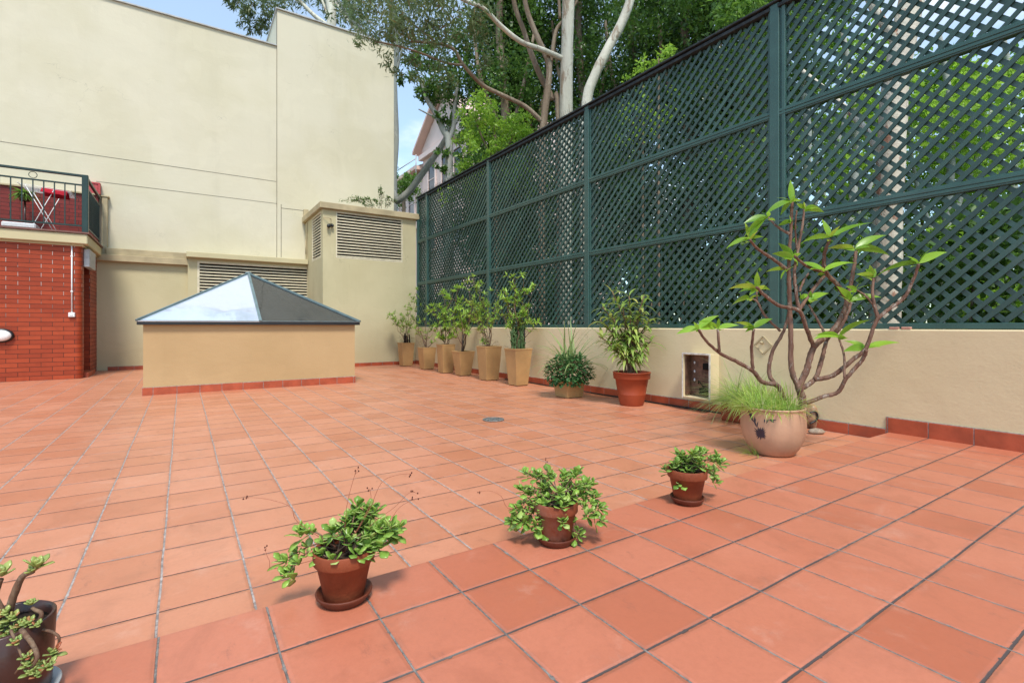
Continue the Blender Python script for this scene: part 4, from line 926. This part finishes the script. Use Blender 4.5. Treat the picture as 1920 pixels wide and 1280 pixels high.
# dark pot at the left edge
c=D(6,1158,1.30); top=c.z; c.z=PZ
t=thing('potted_succulent',c,'dark brown glazed pot with thick-stemmed rosette succulents, cut off by the left edge','potted plant')
hh=top-PZ-.01; b=MB(); b.lathe(c,[(.088,0.012),(.094,.02),(.099,hh*.5),(.104,hh),(.098,hh+.004),(.094,hh),(.09,hh*.8)],48); b.build('pot',M['darkpot'],t)
b=MB(); b.lathe(c+Vector((0,0,hh*.86)),[(.092,0),(.092,.006)],32,close=True); b.build('soil',M['soil'],t)
b=MB(); b.lathe(c,[(.085,0),(.115,.022),(.112,.024),(.09,.008)],40); tag(b.build('pot_saucer',M['grey_metal']),'grey saucer under the dark glazed pot at the left edge','saucer')
st=MB(); lv=MB()
def e(px,py,dz=0): return D(px,py,1.30+dz)
def rose(p,d,s,n=11):
    d=Vector(d).normalized(); a=d.orthogonal().normalized(); bb=d.cross(a)
    for k in range(n):
        w=k*2.4; el=.15+1.15*k/n; v=(a*math.cos(w)+bb*math.sin(w))*math.sin(el)+d*math.cos(el); L=s*(.55+.45*k/n)*R.uniform(.85,1.1)
        lv.leaf(p,v,L,L*.52,-.25,.12,'obov',4)
def stem(pts,r0=.007,r1=.005): P=smooth_path(pts,4); st.tube(P,[r0,r1],8,wob=.06)
stem([e(10,1168),e(18,1140),e(28,1110),e(42,1080),(e(62,1070))],.010,.007); rose(e(70,1062),(.3,0,1),.040); rose(e(58,1072),(.1,-.3,.6),.030,6)
stem([e(10,1165),e(2,1140),e(-8,1120),e(-4,1100),e(2,1085)],.008,.006); rose(e(4,1078),(0,-.2,1),.042,12)
stem([e(70,1170),e(78,1150),e(65,1142),e(60,1138)],.005,.004); rose(e(58,1132),(0,0,1),.020,12)
stem([e(30,1185),e(80,1180),e(108,1190),e(110,1205),e(104,1215)],.0035,.003); rose(e(98,1225,-.02),(.4,-.6,.6),.032); rose(e(78,1245,-.05),(-.1,-.8,.5),.026)
for (px,py,s) in ((12,1170,.026),(30,1178,.024),(45,1172,.022),(0,1178,.028),(20,1190,.02),(60,1260,.026),(72,1265,.022),(55,1245,.022),(90,1250,.026),(40,1168,.016),(-10,1165,.03),(25,1160,.028),(55,1168,.022),(38,1185,.026),(8,1195,.03),(70,1172,.018),(30,1205,.022),(50,1232,.02),(12,1150,.024)): rose(e(px,py,-.02 if py<1200 else -.10),(R.uniform(-.4,.4),-.5,1),s,10)
stem([e(40,1180,-.05),e(60,1205,-.08),e(70,1230,-.10),e(60,1250,-.10)],.006,.004); stem([e(20,1180,-.08),e(35,1215,-.10),e(42,1240,-.10),e(28,1262,-.10)],.003,.002)
st.build('stems',M['stem'],t); lv.build('leaves',M['leaf_succ'],t,solid=.003)
b=MB(); p=onZ(98,1168,0); b.lathe((p.x,p.y,0),[(.035,0),(.045,.01),(.03,.025),(.004,.03)],9); 
# ---------------------------------------------------------------- trees
def leaves_np(cent,n,size,asp,rng,droop=0.0,outward=None,jit=.3):
    """n diamond leaves around centres cent (k,3) -> verts, faces"""
    k=len(cent); idx=rng.integers(0,k,n); p=cent[idx]+rng.normal(0,1,(n,3))*jit
    d=rng.normal(0,1,(n,3)); d[:,2]-=droop; d/=np.linalg.norm(d,axis=1)[:,None]
    u=rng.normal(0,1,(n,3)); u[:,2]+=.8; s=np.cross(d,u); s/=np.linalg.norm(s,axis=1)[:,None]; nn=np.cross(s,d)
    L=size*rng.uniform(.6,1.3,n)[:,None]; W=L*asp*.5
    v=np.stack([p,p+d*L*.45-s*W+nn*W*.35,p+d*L,p+d*L*.45+s*W+nn*W*.35],1).reshape(-1,3)
    return v
class Crown:
    def __init__(s): s.V=[]
    def clump(s,c,r,n,size,asp=.45,droop=0,sub=None,jit=None,shell=.5):
        c=np.array(c); r=np.array(r if hasattr(r,'__len__') else (r,r,r)); k=sub or max(3,n//34)
        q=NR.normal(0,1,(k,3)); q/=np.linalg.norm(q,axis=1)[:,None]; rad=shell+(1-shell)*NR.random((k,1)); q=q*rad*r+c
        j=jit or float(r.mean())*.16
        s.V.append(leaves_np(q,n,size,asp,NR,droop,jit=j))
    def build(s,name,m,parent):
        v=np.concatenate(s.V); n=len(v)//4; o0=np.array(parent.location); v=v-o0
        me=bpy.data.meshes.new(name); me.vertices.add(len(v)); me.vertices.foreach_set('co',v.ravel().astype(np.float32))
        me.loops.add(n*4); me.loops.foreach_set('vertex_index',np.arange(n*4,dtype=np.int32)); me.polygons.add(n)
        me.polygons.foreach_set('loop_start',np.arange(0,n*4,4,dtype=np.int32)); me.polygons.foreach_set('loop_total',np.full(n,4,dtype=np.int32))
        me.polygons.foreach_set('use_smooth',np.ones(n,dtype=bool)); me.update(calc_edges=True); me.validate(); me.materials.append(m)
        o=bpy.data.objects.new(name,me); COL.objects.link(o); o.parent=parent; return o
GZ=-1.2
def tree(name,base,label,limbs,barkm,clumps,leafm,cat='tree',group=None,size=.10,asp=.45,droop=0,seg=10):
    """limbs: list of (points, r0, r1); clumps: (centre, radii, leaves)"""
    t=thing(name,Vector((base[0],base[1],GZ)),label,cat,group); b=MB()
    for pts,r0,r1 in limbs: b.tube(smooth_path(pts,4),[r0,r1],seg,wob=.05)
    b.build('trunk',barkm,t)
    if clumps:
        cr=Crown()
        for cl in clumps:
            c_,r_,n_=cl[:3]; cr.clump(c_,r_,n_,size,asp,droop)
        cr.build('crown',leafm,t)
    return t
def V(p): return (p.x,p.y,p.z)
def foot(p): return Vector((p.x,p.y,GZ))
# main pale gum
Z=11.0; q=D(1060,215,Z)
tree('gum_tree',q,'thick pale smooth gum trunk rising straight behind the middle of the lattice',
 [([foot(q),D(1061,300,Z),D(1062,150,Z),D(1064,60,Z),D(1068,-60,Z),D(1075,-220,Z),D(1095,-420,Z)],.158,.11),
  ([D(1058,112,Z),D(1020,95,Z-.3),D(975,78,Z-.7),D(935,45,Z-1.0),D(905,15,Z-1.3),D(860,-5,Z-1.6),D(800,-60,Z-2)],.062,.03),
  ([D(1066,0,Z),D(1110,-90,Z+.4),D(1180,-200,Z+1)],.1,.05)],M['bark_pale'],
 [(V(D(1080,-330,Z)),(2.6,2.6,1.6),2600),(V(D(900,-160,Z-1)),(1.8,1.8,1.0),1500),(V(D(1250,-260,Z+1)),(2.2,2.2,1.3),1800),(V(D(770,10,Z-2)),(.9,.9,.45),650),(V(D(860,30,Z-1.4)),(.8,.8,.4),500)],M['lf_euc'],size=.15,asp=.26,droop=.8)
# leaning pale limb to the right
Z=9.5; q=D(1098,200,Z)
tree('gum_tree',q,'slimmer pale gum trunk curving up to the right, just right of the thick pale trunk',
 [([foot(q),D(1096,320,Z),D(1100,195,Z),D(1112,150,Z),D(1138,95,Z),D(1165,45,Z),D(1184,-10,Z),D(1195,-100,Z),D(1205,-260,Z)],.108,.075),
  ([D(1190,-60,Z),D(1260,-160,Z),D(1330,-220,Z)],.06,.03)],M['bark_pale'],
 [(V(D(1200,-330,Z)),(1.8,1.8,1.2),1500)],M['lf_euc'],size=.14,asp=.26,droop=.8)
# brown multi stem
Z=10.9; q=D(1018,240,Z)
tree('multi_stem_tree',q,'brown tree of several thin twisting stems with a long limb reaching left over the lattice',
 [([foot(q),D(1016,330,Z),D(1020,225,Z),D(1027,170,Z),D(1029,120,Z),D(1012,80,Z),D(997,45,Z),D(985,5,Z),D(980,-60,Z)],.088,.045),
  ([foot(D(1046,225,Z+.2)),D(1048,235,Z+.2),D(1035,185,Z+.3),D(1012,140,Z+.3),D(992,90,Z+.3),D(983,60,Z+.3),D(965,10,Z+.2),D(955,-60,Z)],.075,.045),
  ([D(1026,170,Z),D(1034,110,Z+.1),D(1042,60,Z+.2),D(1055,40,Z+.2),D(1080,5,Z+.3),D(1100,-50,Z+.3)],.05,.03),
  ([D(1050,35,Z+.2),D(1048,0,Z+.2),D(1046,-60,Z+.2)],.035,.03),
  ([D(1016,228,Z),D(985,200,Z-.1),D(940,178,Z-.3),D(905,160,Z-.5),D(880,135,Z-.7),D(866,118,Z-.8),D(850,92,Z-.9),D(820,82,Z-1),D(770,78,Z-1.2)],.052,.024),
  ([D(868,122,Z-.8),D(835,118,Z-1),D(790,100,Z-1.3),D(740,85,Z-1.5),D(700,78,Z-1.6)],.026,.010),
  ([D(820,82,Z-1),D(780,50,Z-1.2),D(750,30,Z-1.3)],.022,.010)],M['bark_brown'],
 [(V(D(735,72,Z-1.5)),(.50,.50,.16),300),(V(D(690,92,Z-1.7)),(.32,.32,.14),70),(V(D(790,95,Z-1.2)),(.6,.6,.28),420),(V(D(760,35,Z-1.4)),(.8,.8,.35),380),(V(D(840,50,Z-1.1)),(.7,.7,.4),600),(V(D(700,40,Z-1.6)),(.55,.55,.3),220),
  (V(D(760,130,Z-1.2)),(.35,.35,.2),180),(V(D(810,140,Z-1)),(.5,.5,.3),300),(V(D(900,60,Z-.6)),(.6,.6,.35),420),(V(D(930,110,Z-.3)),(.4,.4,.25),180)],M['lf_euc'],size=.105,asp=.26,droop=.7)
# small gum with a forked head
Z=17; q=D(842,300,Z)
tree('forked_tree',q,'small grey-trunked tree forking into a dark airy crown beside the sky gap',
 [([foot(q),D(841,360,Z),D(842,300,Z),D(841,262,Z),D(832,245,Z),D(818,215,Z),D(800,185,Z),D(790,150,Z)],.17,.06),
  ([D(841,265,Z),D(850,240,Z),D(852,205,Z),D(858,150,Z)],.10,.05),([D(845,250,Z),D(862,215,Z),D(885,180,Z)],.06,.03),([D(822,222,Z),D(805,215,Z),D(785,205,Z)],.04,.02)],M['bark_grey'],
 [(V(D(x,y,Z+R.uniform(-.5,.5))),(r,r,r*.7),n) for x,y,r,n in ((812,180,.55,380),(785,168,.4,190),(830,150,.8,700),(790,130,.55,330),(860,170,.8,600),(832,218,.34,170),(800,100,.6,330),(850,100,.9,600),(880,130,.9,600),(890,80,.9,500),(765,150,.3,90),(865,215,.5,300),(826,285,.25,110),(822,318,.25,100),(868,300,.4,260),(885,250,.6,450))],M['lf_dense'],size=.15,asp=.5)
# leaning grey trunk
Z=19; q=D(735,385,Z)
tree('leaning_trunk',q,'bare grey trunk leaning diagonally to the right in front of the pink building',
 [([foot(D(722,395,Z)),D(728,384,Z),D(745,377,Z),D(766,360,Z),D(785,335,Z),D(803,310,Z),D(822,283,Z),D(838,255,Z),D(850,215,Z),D(862,150,Z+.6)],.15,.09)],M['bark_grey'],
 [(V(D(865,150,Z)),(.8,.8,.6),300)],M['lf_dense'],size=.16,asp=.5)
# grey trunk beside building corner and its crown above the roof
Z=20; q=D(737,380,Z)
tree('tall_gum_tree',q,'tall gum behind the building corner, its thin mottled trunk showing along the wall edge',
 [([foot(q),D(737,390,Z),D(737,330,Z),D(741,260,Z),D(739,190,Z),D(738,130,Z),D(744,80,Z),D(735,20,Z),D(720,-60,Z),D(700,-150,Z)],.17,.12),
  ([D(738,120,Z),D(690,70,Z-.4),D(650,25,Z-.6),D(610,-30,Z-.8),D(570,-60,Z-1)],.09,.04),([D(742,140,Z),D(752,100,Z),D(758,50,Z)],.06,.03)],M['bark_grey'],
 [(V(D(x,y,Z+R.uniform(-1,1))),(r,r,r*.6),n) for x,y,r,n in ((690,30,1.3,420),(740,10,1.3,450),(640,5,1.1,260),(760,60,1.0,300),(800,20,1.4,450),(720,85,.7,260),(790,80,.9,420),(660,-60,1.8,700),(760,-80,2.0,800))]+[((x,y,z),(1.3,1.3,.9),520) for x,y,z in ((3.2,17.5,13.2),(4.4,18,14.2),(2.4,18.2,15.0),(5.3,17.2,12.6),(3.6,19,16.4),(1.9,17.6,13.6),(6.2,18.5,14.6),(4.8,19.3,17.0))],M['lf_euc'],size=.22,asp=.27,droop=.8)
# gum behind the big building
Z=30; q=D(600,100,Z)
tree('tall_gum_tree',q,'gum tree behind the cream building, drooping leaves and white branches showing over its roofline',
 [([foot(q),D(600,200,Z),D(622,40,Z),D(610,-20,Z),D(590,-100,Z)],.35,.2),([D(630,60,Z),D(590,30,Z),D(560,0,Z),D(520,-40,Z)],.14,.08),([D(632,70,Z),D(615,30,Z),D(600,-10,Z)],.10,.07),([D(690,75,Z),D(660,45,Z),D(630,5,Z),D(620,-30,Z)],.14,.08)],M['bark_pale'],
 [(V(D(x,y,Z+R.uniform(-1,1))),(r,r,r*.75),n) for x,y,r,n in ((420,5,.55,120),(450,8,.7,260),(480,22,.85,420),(470,48,.65,240),(500,55,.8,300),(512,15,1.0,420),(540,0,1.2,380),(560,-10,1.2,420),(445,-25,1.1,380),(500,-30,1.4,500),(590,-20,1.3,420),(640,-10,1.4,450),(620,30,.6,110),(680,20,1.4,420),(515,75,.5,110))],M['lf_euc'],size=.30,asp=.24,droop=1.2)
# dense dark evergreen backdrop: separate trees
G2='dense dark evergreens in a row behind the lattice'
rowt=[(942,15.5,'dark evergreen left of the brown multi-stem tree, behind the light green shrub'),(985,16.5,'dark evergreen right behind the brown twisting stems'),(1090,16,'dark evergreen between and behind the two pale gum trunks'),(1190,15,'dark evergreen just right of the curving pale trunk'),(1290,13.5,'dark evergreen above the middle of the lattice cap'),(1400,12,'dark evergreen beside the thick double lattice post')]
for i,(px,Z,lab) in enumerate(rowt):
    q=D(px,300,Z); cl=[]
    for k in range(17):
        py=R.uniform(-150,560); xx=px+R.uniform(-75,75)*(.55 if i==0 else 1); rr=R.uniform(.8,1.35)*(.85 if i==0 else 1)
        cl.append((V(D(xx,py,Z+R.uniform(-.9,.9))),(rr,rr,rr*.8),1150))
    for py in (40,130,210,60,170,280,360,430,500,20): cl.append((V(D(px+R.uniform(-60,60)*(.3 if i==0 else 1),py,Z+.9)),(1.2,1.2,1.0),1700))
    if i==0: cl=[(c_,r_,n_) for c_,r_,n_ in cl if True]
    tree('evergreen_tree',q,lab,[([foot(q),D(px,450,Z),D(px+8,250,Z),D(px-6,60,Z),D(px+5,-120,Z)],.22,.08),([D(px,300,Z),D(px+35,180,Z-.3),D(px+60,60,Z-.3)],.08,.04),([D(px+5,260,Z),D(px-40,150,Z),D(px-55,40,Z)],.08,.04)],M['bark_brown'],cl,M['lf_dense'],group=G2,size=.13,asp=.5)
# sunny shrub
Z=12.5; q=D(930,300,Z)
tree('light_green_tree',q,'bright light green bushy tree rising over the far lattice, in front of the dark foliage',
 [([foot(q),D(930,400,Z),D(932,300,Z),D(925,230,Z)],.07,.03),([D(931,310,Z),D(960,260,Z),D(975,230,Z)],.03,.015),([D(931,310,Z),D(905,260,Z),D(890,220,Z)],.03,.015)],M['bark_brown'],
 [(V(D(x,y,Z+R.uniform(-.4,.4))),(r,r,r*.75),n) for x,y,r,n in ((905,195,.42,300),(930,215,.55,450),(900,230,.45,330),(960,235,.5,400),(985,235,.4,280),(925,255,.6,450),(880,270,.4,240),(960,275,.6,400),(900,285,.5,300),(860,305,.35,160),(1000,250,.3,140),(870,215,.22,90),(930,330,.8,600),(860,360,.6,350),(980,330,.7,400))],M['lf_light'],size=.105,asp=.42)
for (px,py,Z,lab) in ((1205,140,9.0,'small light green shoots poking above the lattice cap right of the curving trunk'),(1235,110,8.6,'taller light green shoots above the lattice cap, right of the smaller shoots')):
    q=D(px,py,Z); tree('young_shrub',q,lab,[([foot(q),D(px,py+120,Z),D(px,py,Z)],.03,.01)],M['bark_brown'],[(V(D(px,py,Z)),(.35,.35,.2),170),(V(D(px+15,py-8,Z)),(.25,.25,.14),90),(V(D(px,py+90,Z)),(.6,.6,.5),330)],M['lf_light'],cat='shrub',size=.085,asp=.36)
# small round tree by the pink building
Z=26; q=D(757,350,Z)
tree('round_tree',q,'small round mid green tree between the building corner and the pink house',[([foot(q),D(757,400,Z),D(757,350,Z)],.15,.06)],M['bark_brown'],
 [(V(D(x,y,Z+R.uniform(-.5,.5))),(r,r,r*.9),n) for x,y,r,n in ((755,345,.75,550),(768,352,.6,400),(750,365,.7,450),(765,335,.45,250),(748,330,.4,200),(775,365,.5,260))],M['lf_mid'],size=.15,asp=.5)
# trees right of the thick post, seen through the lattice
Z=6.3; q=D(1668,500,Z)
tree('peeling_gum_tree',q,'pale peeling gum trunk with rust-red bark strips seen through the right lattice panels',
 [([foot(D(1655,600,Z)),D(1658,640,Z),D(1663,470,Z),D(1670,300,Z),D(1680,150,Z),D(1705,20,Z),D(1735,-120,Z),D(1760,-300,Z)],.17,.13),([D(1668,320,Z),D(1620,240,Z+.5),D(1560,180,Z+.8),D(1500,130,Z+1)],.05,.03),([D(1690,90,Z),D(1640,20,Z),D(1610,-60,Z)],.06,.04)],M['bark_peel'],
 [(V(D(1740,-330,Z)),(1.4,1.4,.9),700)],M['lf_euc'],size=.13,asp=.26,droop=.8)
for i,(px,Z,mt,lab,dens) in enumerate(((1500,8.5,'lf_mid','leafy mid green tree seen through lattice just right of the thick post',2.0),(1590,9.0,'lf_light','light green tree seen through lattice left of the peeling trunk',1.3),(1770,9.5,'lf_light','bright sunlit tree seen through lattice right of the peeling trunk',1.6),(1890,10,'lf_light','pale airy sunlit tree at the right edge behind the lattice',1.1),(2080,9,'lf_mid','broad green tree past the right edge behind the lattice',1.3))):
    q=D(px,300,Z); cl=[]
    for k in range(15):
        py=R.uniform(90,640) if i in (2,3) else R.uniform(-80,620); rr=R.uniform(.45,.9); cl.append((V(D(px+R.uniform(-75,75),py,Z+R.uniform(-.8,1.2))),(rr,rr,rr*.7),int(330*dens)))
    tree('leafy_tree',q,lab,[([foot(q),D(px,500,Z),D(px+15,250,Z),D(px-10,60,Z)],.10,.04),([D(px,450,Z),D(px+60,300,Z),D(px+90,200,Z)],.05,.02),([D(px,500,Z),D(px-50,350,Z),D(px-70,220,Z)],.05,.02)],M['bark_grey'],cl,M[mt],group='leafy trees seen through the right lattice',size=.125,asp=.5)
for i,(px,lab) in enumerate(((1560,'low broad sunlit shrub behind the lattice left of the peeling trunk'),(1720,'low broad sunlit shrub behind the lattice right of the peeling trunk'),(1860,'low broad sunlit shrub behind the lattice near the right edge'))):
    Z=11.5; q=D(px,500,Z); cl=[(V(D(px+R.uniform(-80,80),py,Z+R.uniform(-.5,.8))),(1.0,1.0,.9),620) for py in (600,560,500,450,400,340,280,220,160,520,420,600)]
    tree('broad_shrub',q,lab,[([foot(q),D(px,600,Z),D(px+10,400,Z)],.08,.03)],M['bark_brown'],cl,M['lf_mid'],cat='shrub',size=.14,asp=.5)
# hedge that closes the bottom of the view through the lattice
hd=thing('hedge',(8.5,6,GZ),'continuous dark hedge of mixed leaves just beyond the lattice','hedge'); cr=Crown()
for k in range(190):
    y=R.uniform(-3,23)
    if y<3.2 and R.random()<.3: continue
    x=R.uniform(8.2,9.8)+max(0,y-12)*.12; z=R.uniform(-.9,2.3); rr=R.uniform(.5,.85); cr.clump((x,y,z),(rr,rr,rr),480,.135,.55)
cr.build('foliage',M['lf_dense'],hd)
b=MB()
for k in range(26): y=-3+k; b.tube([(8.7,y,GZ),(8.7+R.uniform(-.2,.2),y+R.uniform(-.3,.3),.5),(8.7,y+R.uniform(-.5,.5),1.8)],[.04,.015],6)
b.build('stems',M['bark_brown'],hd)
# weeds on the tower roof
wd=thing('roof_weed',(4.3,14.1,4.19),'dark wiry weeds sprouting on top of the vent tower cap','weed'); st=MB(); lv=MB()
for (px0,px1,py1) in ((700,640,377),(700,655,371),(705,668,374),(700,685,372),(712,713,352),(722,730,370),(710,700,376),(690,660,378),(715,716,362),(725,742,378)):
    zc=13.6; p=D(px0,383,zc); q=D(px1,py1,zc); m_=p.lerp(q,.5)+Vector((0,0,.05)); P=smooth_path([p-Vector((0,0,.12)),m_,q],5); st.tube(P,[.006,.003],4)
    for k in range(80): c_=P[R.randint(2,len(P)-1)]+Vector((R.gauss(0,.02),R.gauss(0,.02),R.gauss(0,.02))); lv.leaf(c_,dirv(R.uniform(0,6.3),R.uniform(-.3,1)),.07,.03,.3,.1,'lance',2)
st.build('stems',M['stem'],wd); lv.build('foliage',M['lf_dense'],wd)
# ---------------------------------------------------------------- pink building
PX=14.7
pk=thing('pink_building',(18,33,GZ),'distant pale pink house with salmon gabled roof, between building corner and trees','building')
b=MB(); b.box(PX,PX+10,24,52,GZ,12.6)
b.box(PX-.15,PX+10,27,33.8,GZ,13.7); b.build('wall',M['pink'],pk)
b=MB(); # gable end facing the terrace and roof
g0,g1,gm=26.6,34.2,30.4
b.add([(PX-.15,g0,13.7),(PX-.15,g1,13.7),(PX-.15,gm,16.4),(PX+10,g0,13.7),(PX+10,g1,13.7),(PX+10,gm,16.4)],[(0,2,1),(3,4,5),(0,3,5,2),(1,2,5,4),(0,1,4,3)]); b.build('gable',M['pink_pale'],pk)
b=MB()
for (ya,za,yb,zb) in ((g0-.3,13.55,gm,16.55),(g1+.3,13.55,gm,16.55)):
    b.add([(PX-.7,ya,za),(PX-.7,yb,zb),(PX+10.3,yb,zb),(PX+10.3,ya,za),(PX-.7,ya,za+.22),(PX-.7,yb,zb+.22),(PX+10.3,yb,zb+.22),(PX+10.3,ya,za+.22)],[(0,1,2,3),(7,6,5,4),(0,4,5,1),(1,5,6,2),(2,6,7,3),(3,7,4,0)])
b.add([(PX-.6,33.9,12.62),(PX-.6,52,12.62),(PX+4,52,15),(PX+4,33.9,15)],[(0,1,2,3)]); b.box(PX-.7,PX-.1,33.9,52,12.4,12.66); b.build('roof',M['pink_roof'],pk)
b=MB(); b.box(PX-.45,PX-.155,26.9,33.95,13.0,13.35); b.box(PX-.25,PX-.002,33.85,52,11.9,12.15); b.box(PX-.2,PX-.002,33.85,52,8.3,8.5); b.build('cornice',M['pink_pale'],pk)
for (y,z,w,h) in [(yy,zz,1.1,2.0) for yy in (36.2,39.5,43,46.5) for zz in (9.4,5.6,1.8)]+[(yy,zz,1.1,2.0) for yy in (32.2,30.0,28.2) for zz in (10.3,6.4,2.4)]+[(yy,zz,1.1,2.0) for yy in (25.2,) for zz in (9.4,5.6)]:
    x=PX-(.15 if y<33.8 and y>27 else 0); b=MB(); b.box(x-.02,x+.05,y-w/2,y+w/2,z,z+h); o=b.build('window',M['window'],pk)
    b=MB(); b.box(x-.10,x-.003,y-w/2-.15,y-w/2-.001,z-.15,z+h+.15); b.box(x-.10,x-.003,y+w/2+.001,y+w/2+.15,z-.15,z+h+.15); b.box(x-.12,x-.004,y-w/2,y+w/2,z-.2,z-.001); b.box(x-.10,x-.004,y-w/2,y+w/2,z+h+.001,z+h+.15); b.box(x-.05,x-.021,y-w/2,y+w/2,z+h/2-.03,z+h/2+.03); b.build('frame',M['pink_pale'],o)
q=D(780,304,36); an=thing('roof_antenna',q,'thin metal mast with a slanting stay on the pink house roof','antenna'); b=MB(); b.tube([q-Vector((0,0,1.2)),D(780,290,36)],.05,6); b.tube([D(780,297,36),D(748,318,36)],.04,6); b.build('mast',M['grey_metal'],an)
# ---------------------------------------------------------------- light, sky, camera
SUN_EL=math.radians(58); SUN_AZ=math.radians(198)   # azimuth of the sun seen from the terrace, from +Y clockwise
w=bpy.data.worlds.new('World'); sc.world=w; w.use_nodes=True; nt=w.node_tree; nt.nodes.clear()
def N(t): return nt.nodes.new(t)
out=N('ShaderNodeOutputWorld'); bg=N('ShaderNodeBackground'); sky=N('ShaderNodeTexSky'); sky.sky_type='NISHITA'; sky.sun_disc=False; sky.sun_elevation=SUN_EL; sky.sun_rotation=SUN_AZ; sky.dust_density=.2; sky.air_density=1.0; sky.ozone_density=2.5
tc=N('ShaderNodeTexCoord'); mp=N('ShaderNodeMapping'); mp.inputs['Scale'].default_value=(1,1,2.2); mp.inputs['Location'].default_value=(1.2,5.3,9.4); nt.links.new(tc.outputs['Generated'],mp.inputs['Vector'])
no=N('ShaderNodeTexNoise'); no.inputs['Scale'].default_value=1.9; no.inputs['Detail'].default_value=7; no.inputs['Roughness'].default_value=.55; nt.links.new(mp.outputs[0],no.inputs['Vector'])
mr=N('ShaderNodeMapRange'); mr.interpolation_type='SMOOTHSTEP'; mr.inputs[1].default_value=.54; mr.inputs[2].default_value=.70; mr.inputs[3].default_value=.22; nt.links.new(no.outputs['Fac'],mr.inputs[0])
mx=N('ShaderNodeMix'); mx.data_type='RGBA'; nt.links.new(mr.outputs[0],mx.inputs[0]); tn=N('ShaderNodeMix'); tn.data_type='RGBA'; tn.blend_type='MULTIPLY'; tn.inputs[0].default_value=1; nt.links.new(sky.outputs[0],tn.inputs[6]); tn.inputs[7].default_value=(.86,1.06,1.04,1); nt.links.new(tn.outputs[2],mx.inputs[6]); mx.inputs[7].default_value=(5.8,6.0,6.2,1)
nt.links.new(mx.outputs[2],bg.inputs[0]); bg.inputs[1].default_value=.15; nt.links.new(bg.outputs[0],out.inputs[0])
sl=bpy.data.lights.new('sun','SUN'); sl.energy=2.4; sl.angle=math.radians(12); sl.color=(1,.95,.87)
so_=bpy.data.objects.new('sun',sl); COL.objects.link(so_)
sd=Vector((math.sin(SUN_AZ)*math.cos(SUN_EL),math.cos(SUN_AZ)*math.cos(SUN_EL),math.sin(SUN_EL)))
so_.rotation_euler=sd.to_track_quat('Z','Y').to_euler(); so_.location=(0,0,30)
cd=bpy.data.cameras.new('camera'); cd.sensor_width=36; cd.lens=F/1920*36; cd.shift_y=-(640-HY)/1920; cd.clip_start=.05; cd.clip_end=2000
co=bpy.data.objects.new('camera',cd); COL.objects.link(co); co.location=CAM; co.rotation_euler=(PI/2,0,-TH); sc.camera=co
sc.view_settings.view_transform='Standard'; sc.view_settings.look='None'; sc.view_settings.gamma=1; sc.view_settings.use_curve_mapping=False
sc.view_settings.exposure=.78
sc.cycles.max_bounces=8; sc.cycles.diffuse_bounces=4; sc.cycles.glossy_bounces=3; sc.cycles.transmission_bounces=4; sc.cycles.sample_clamp_indirect=6
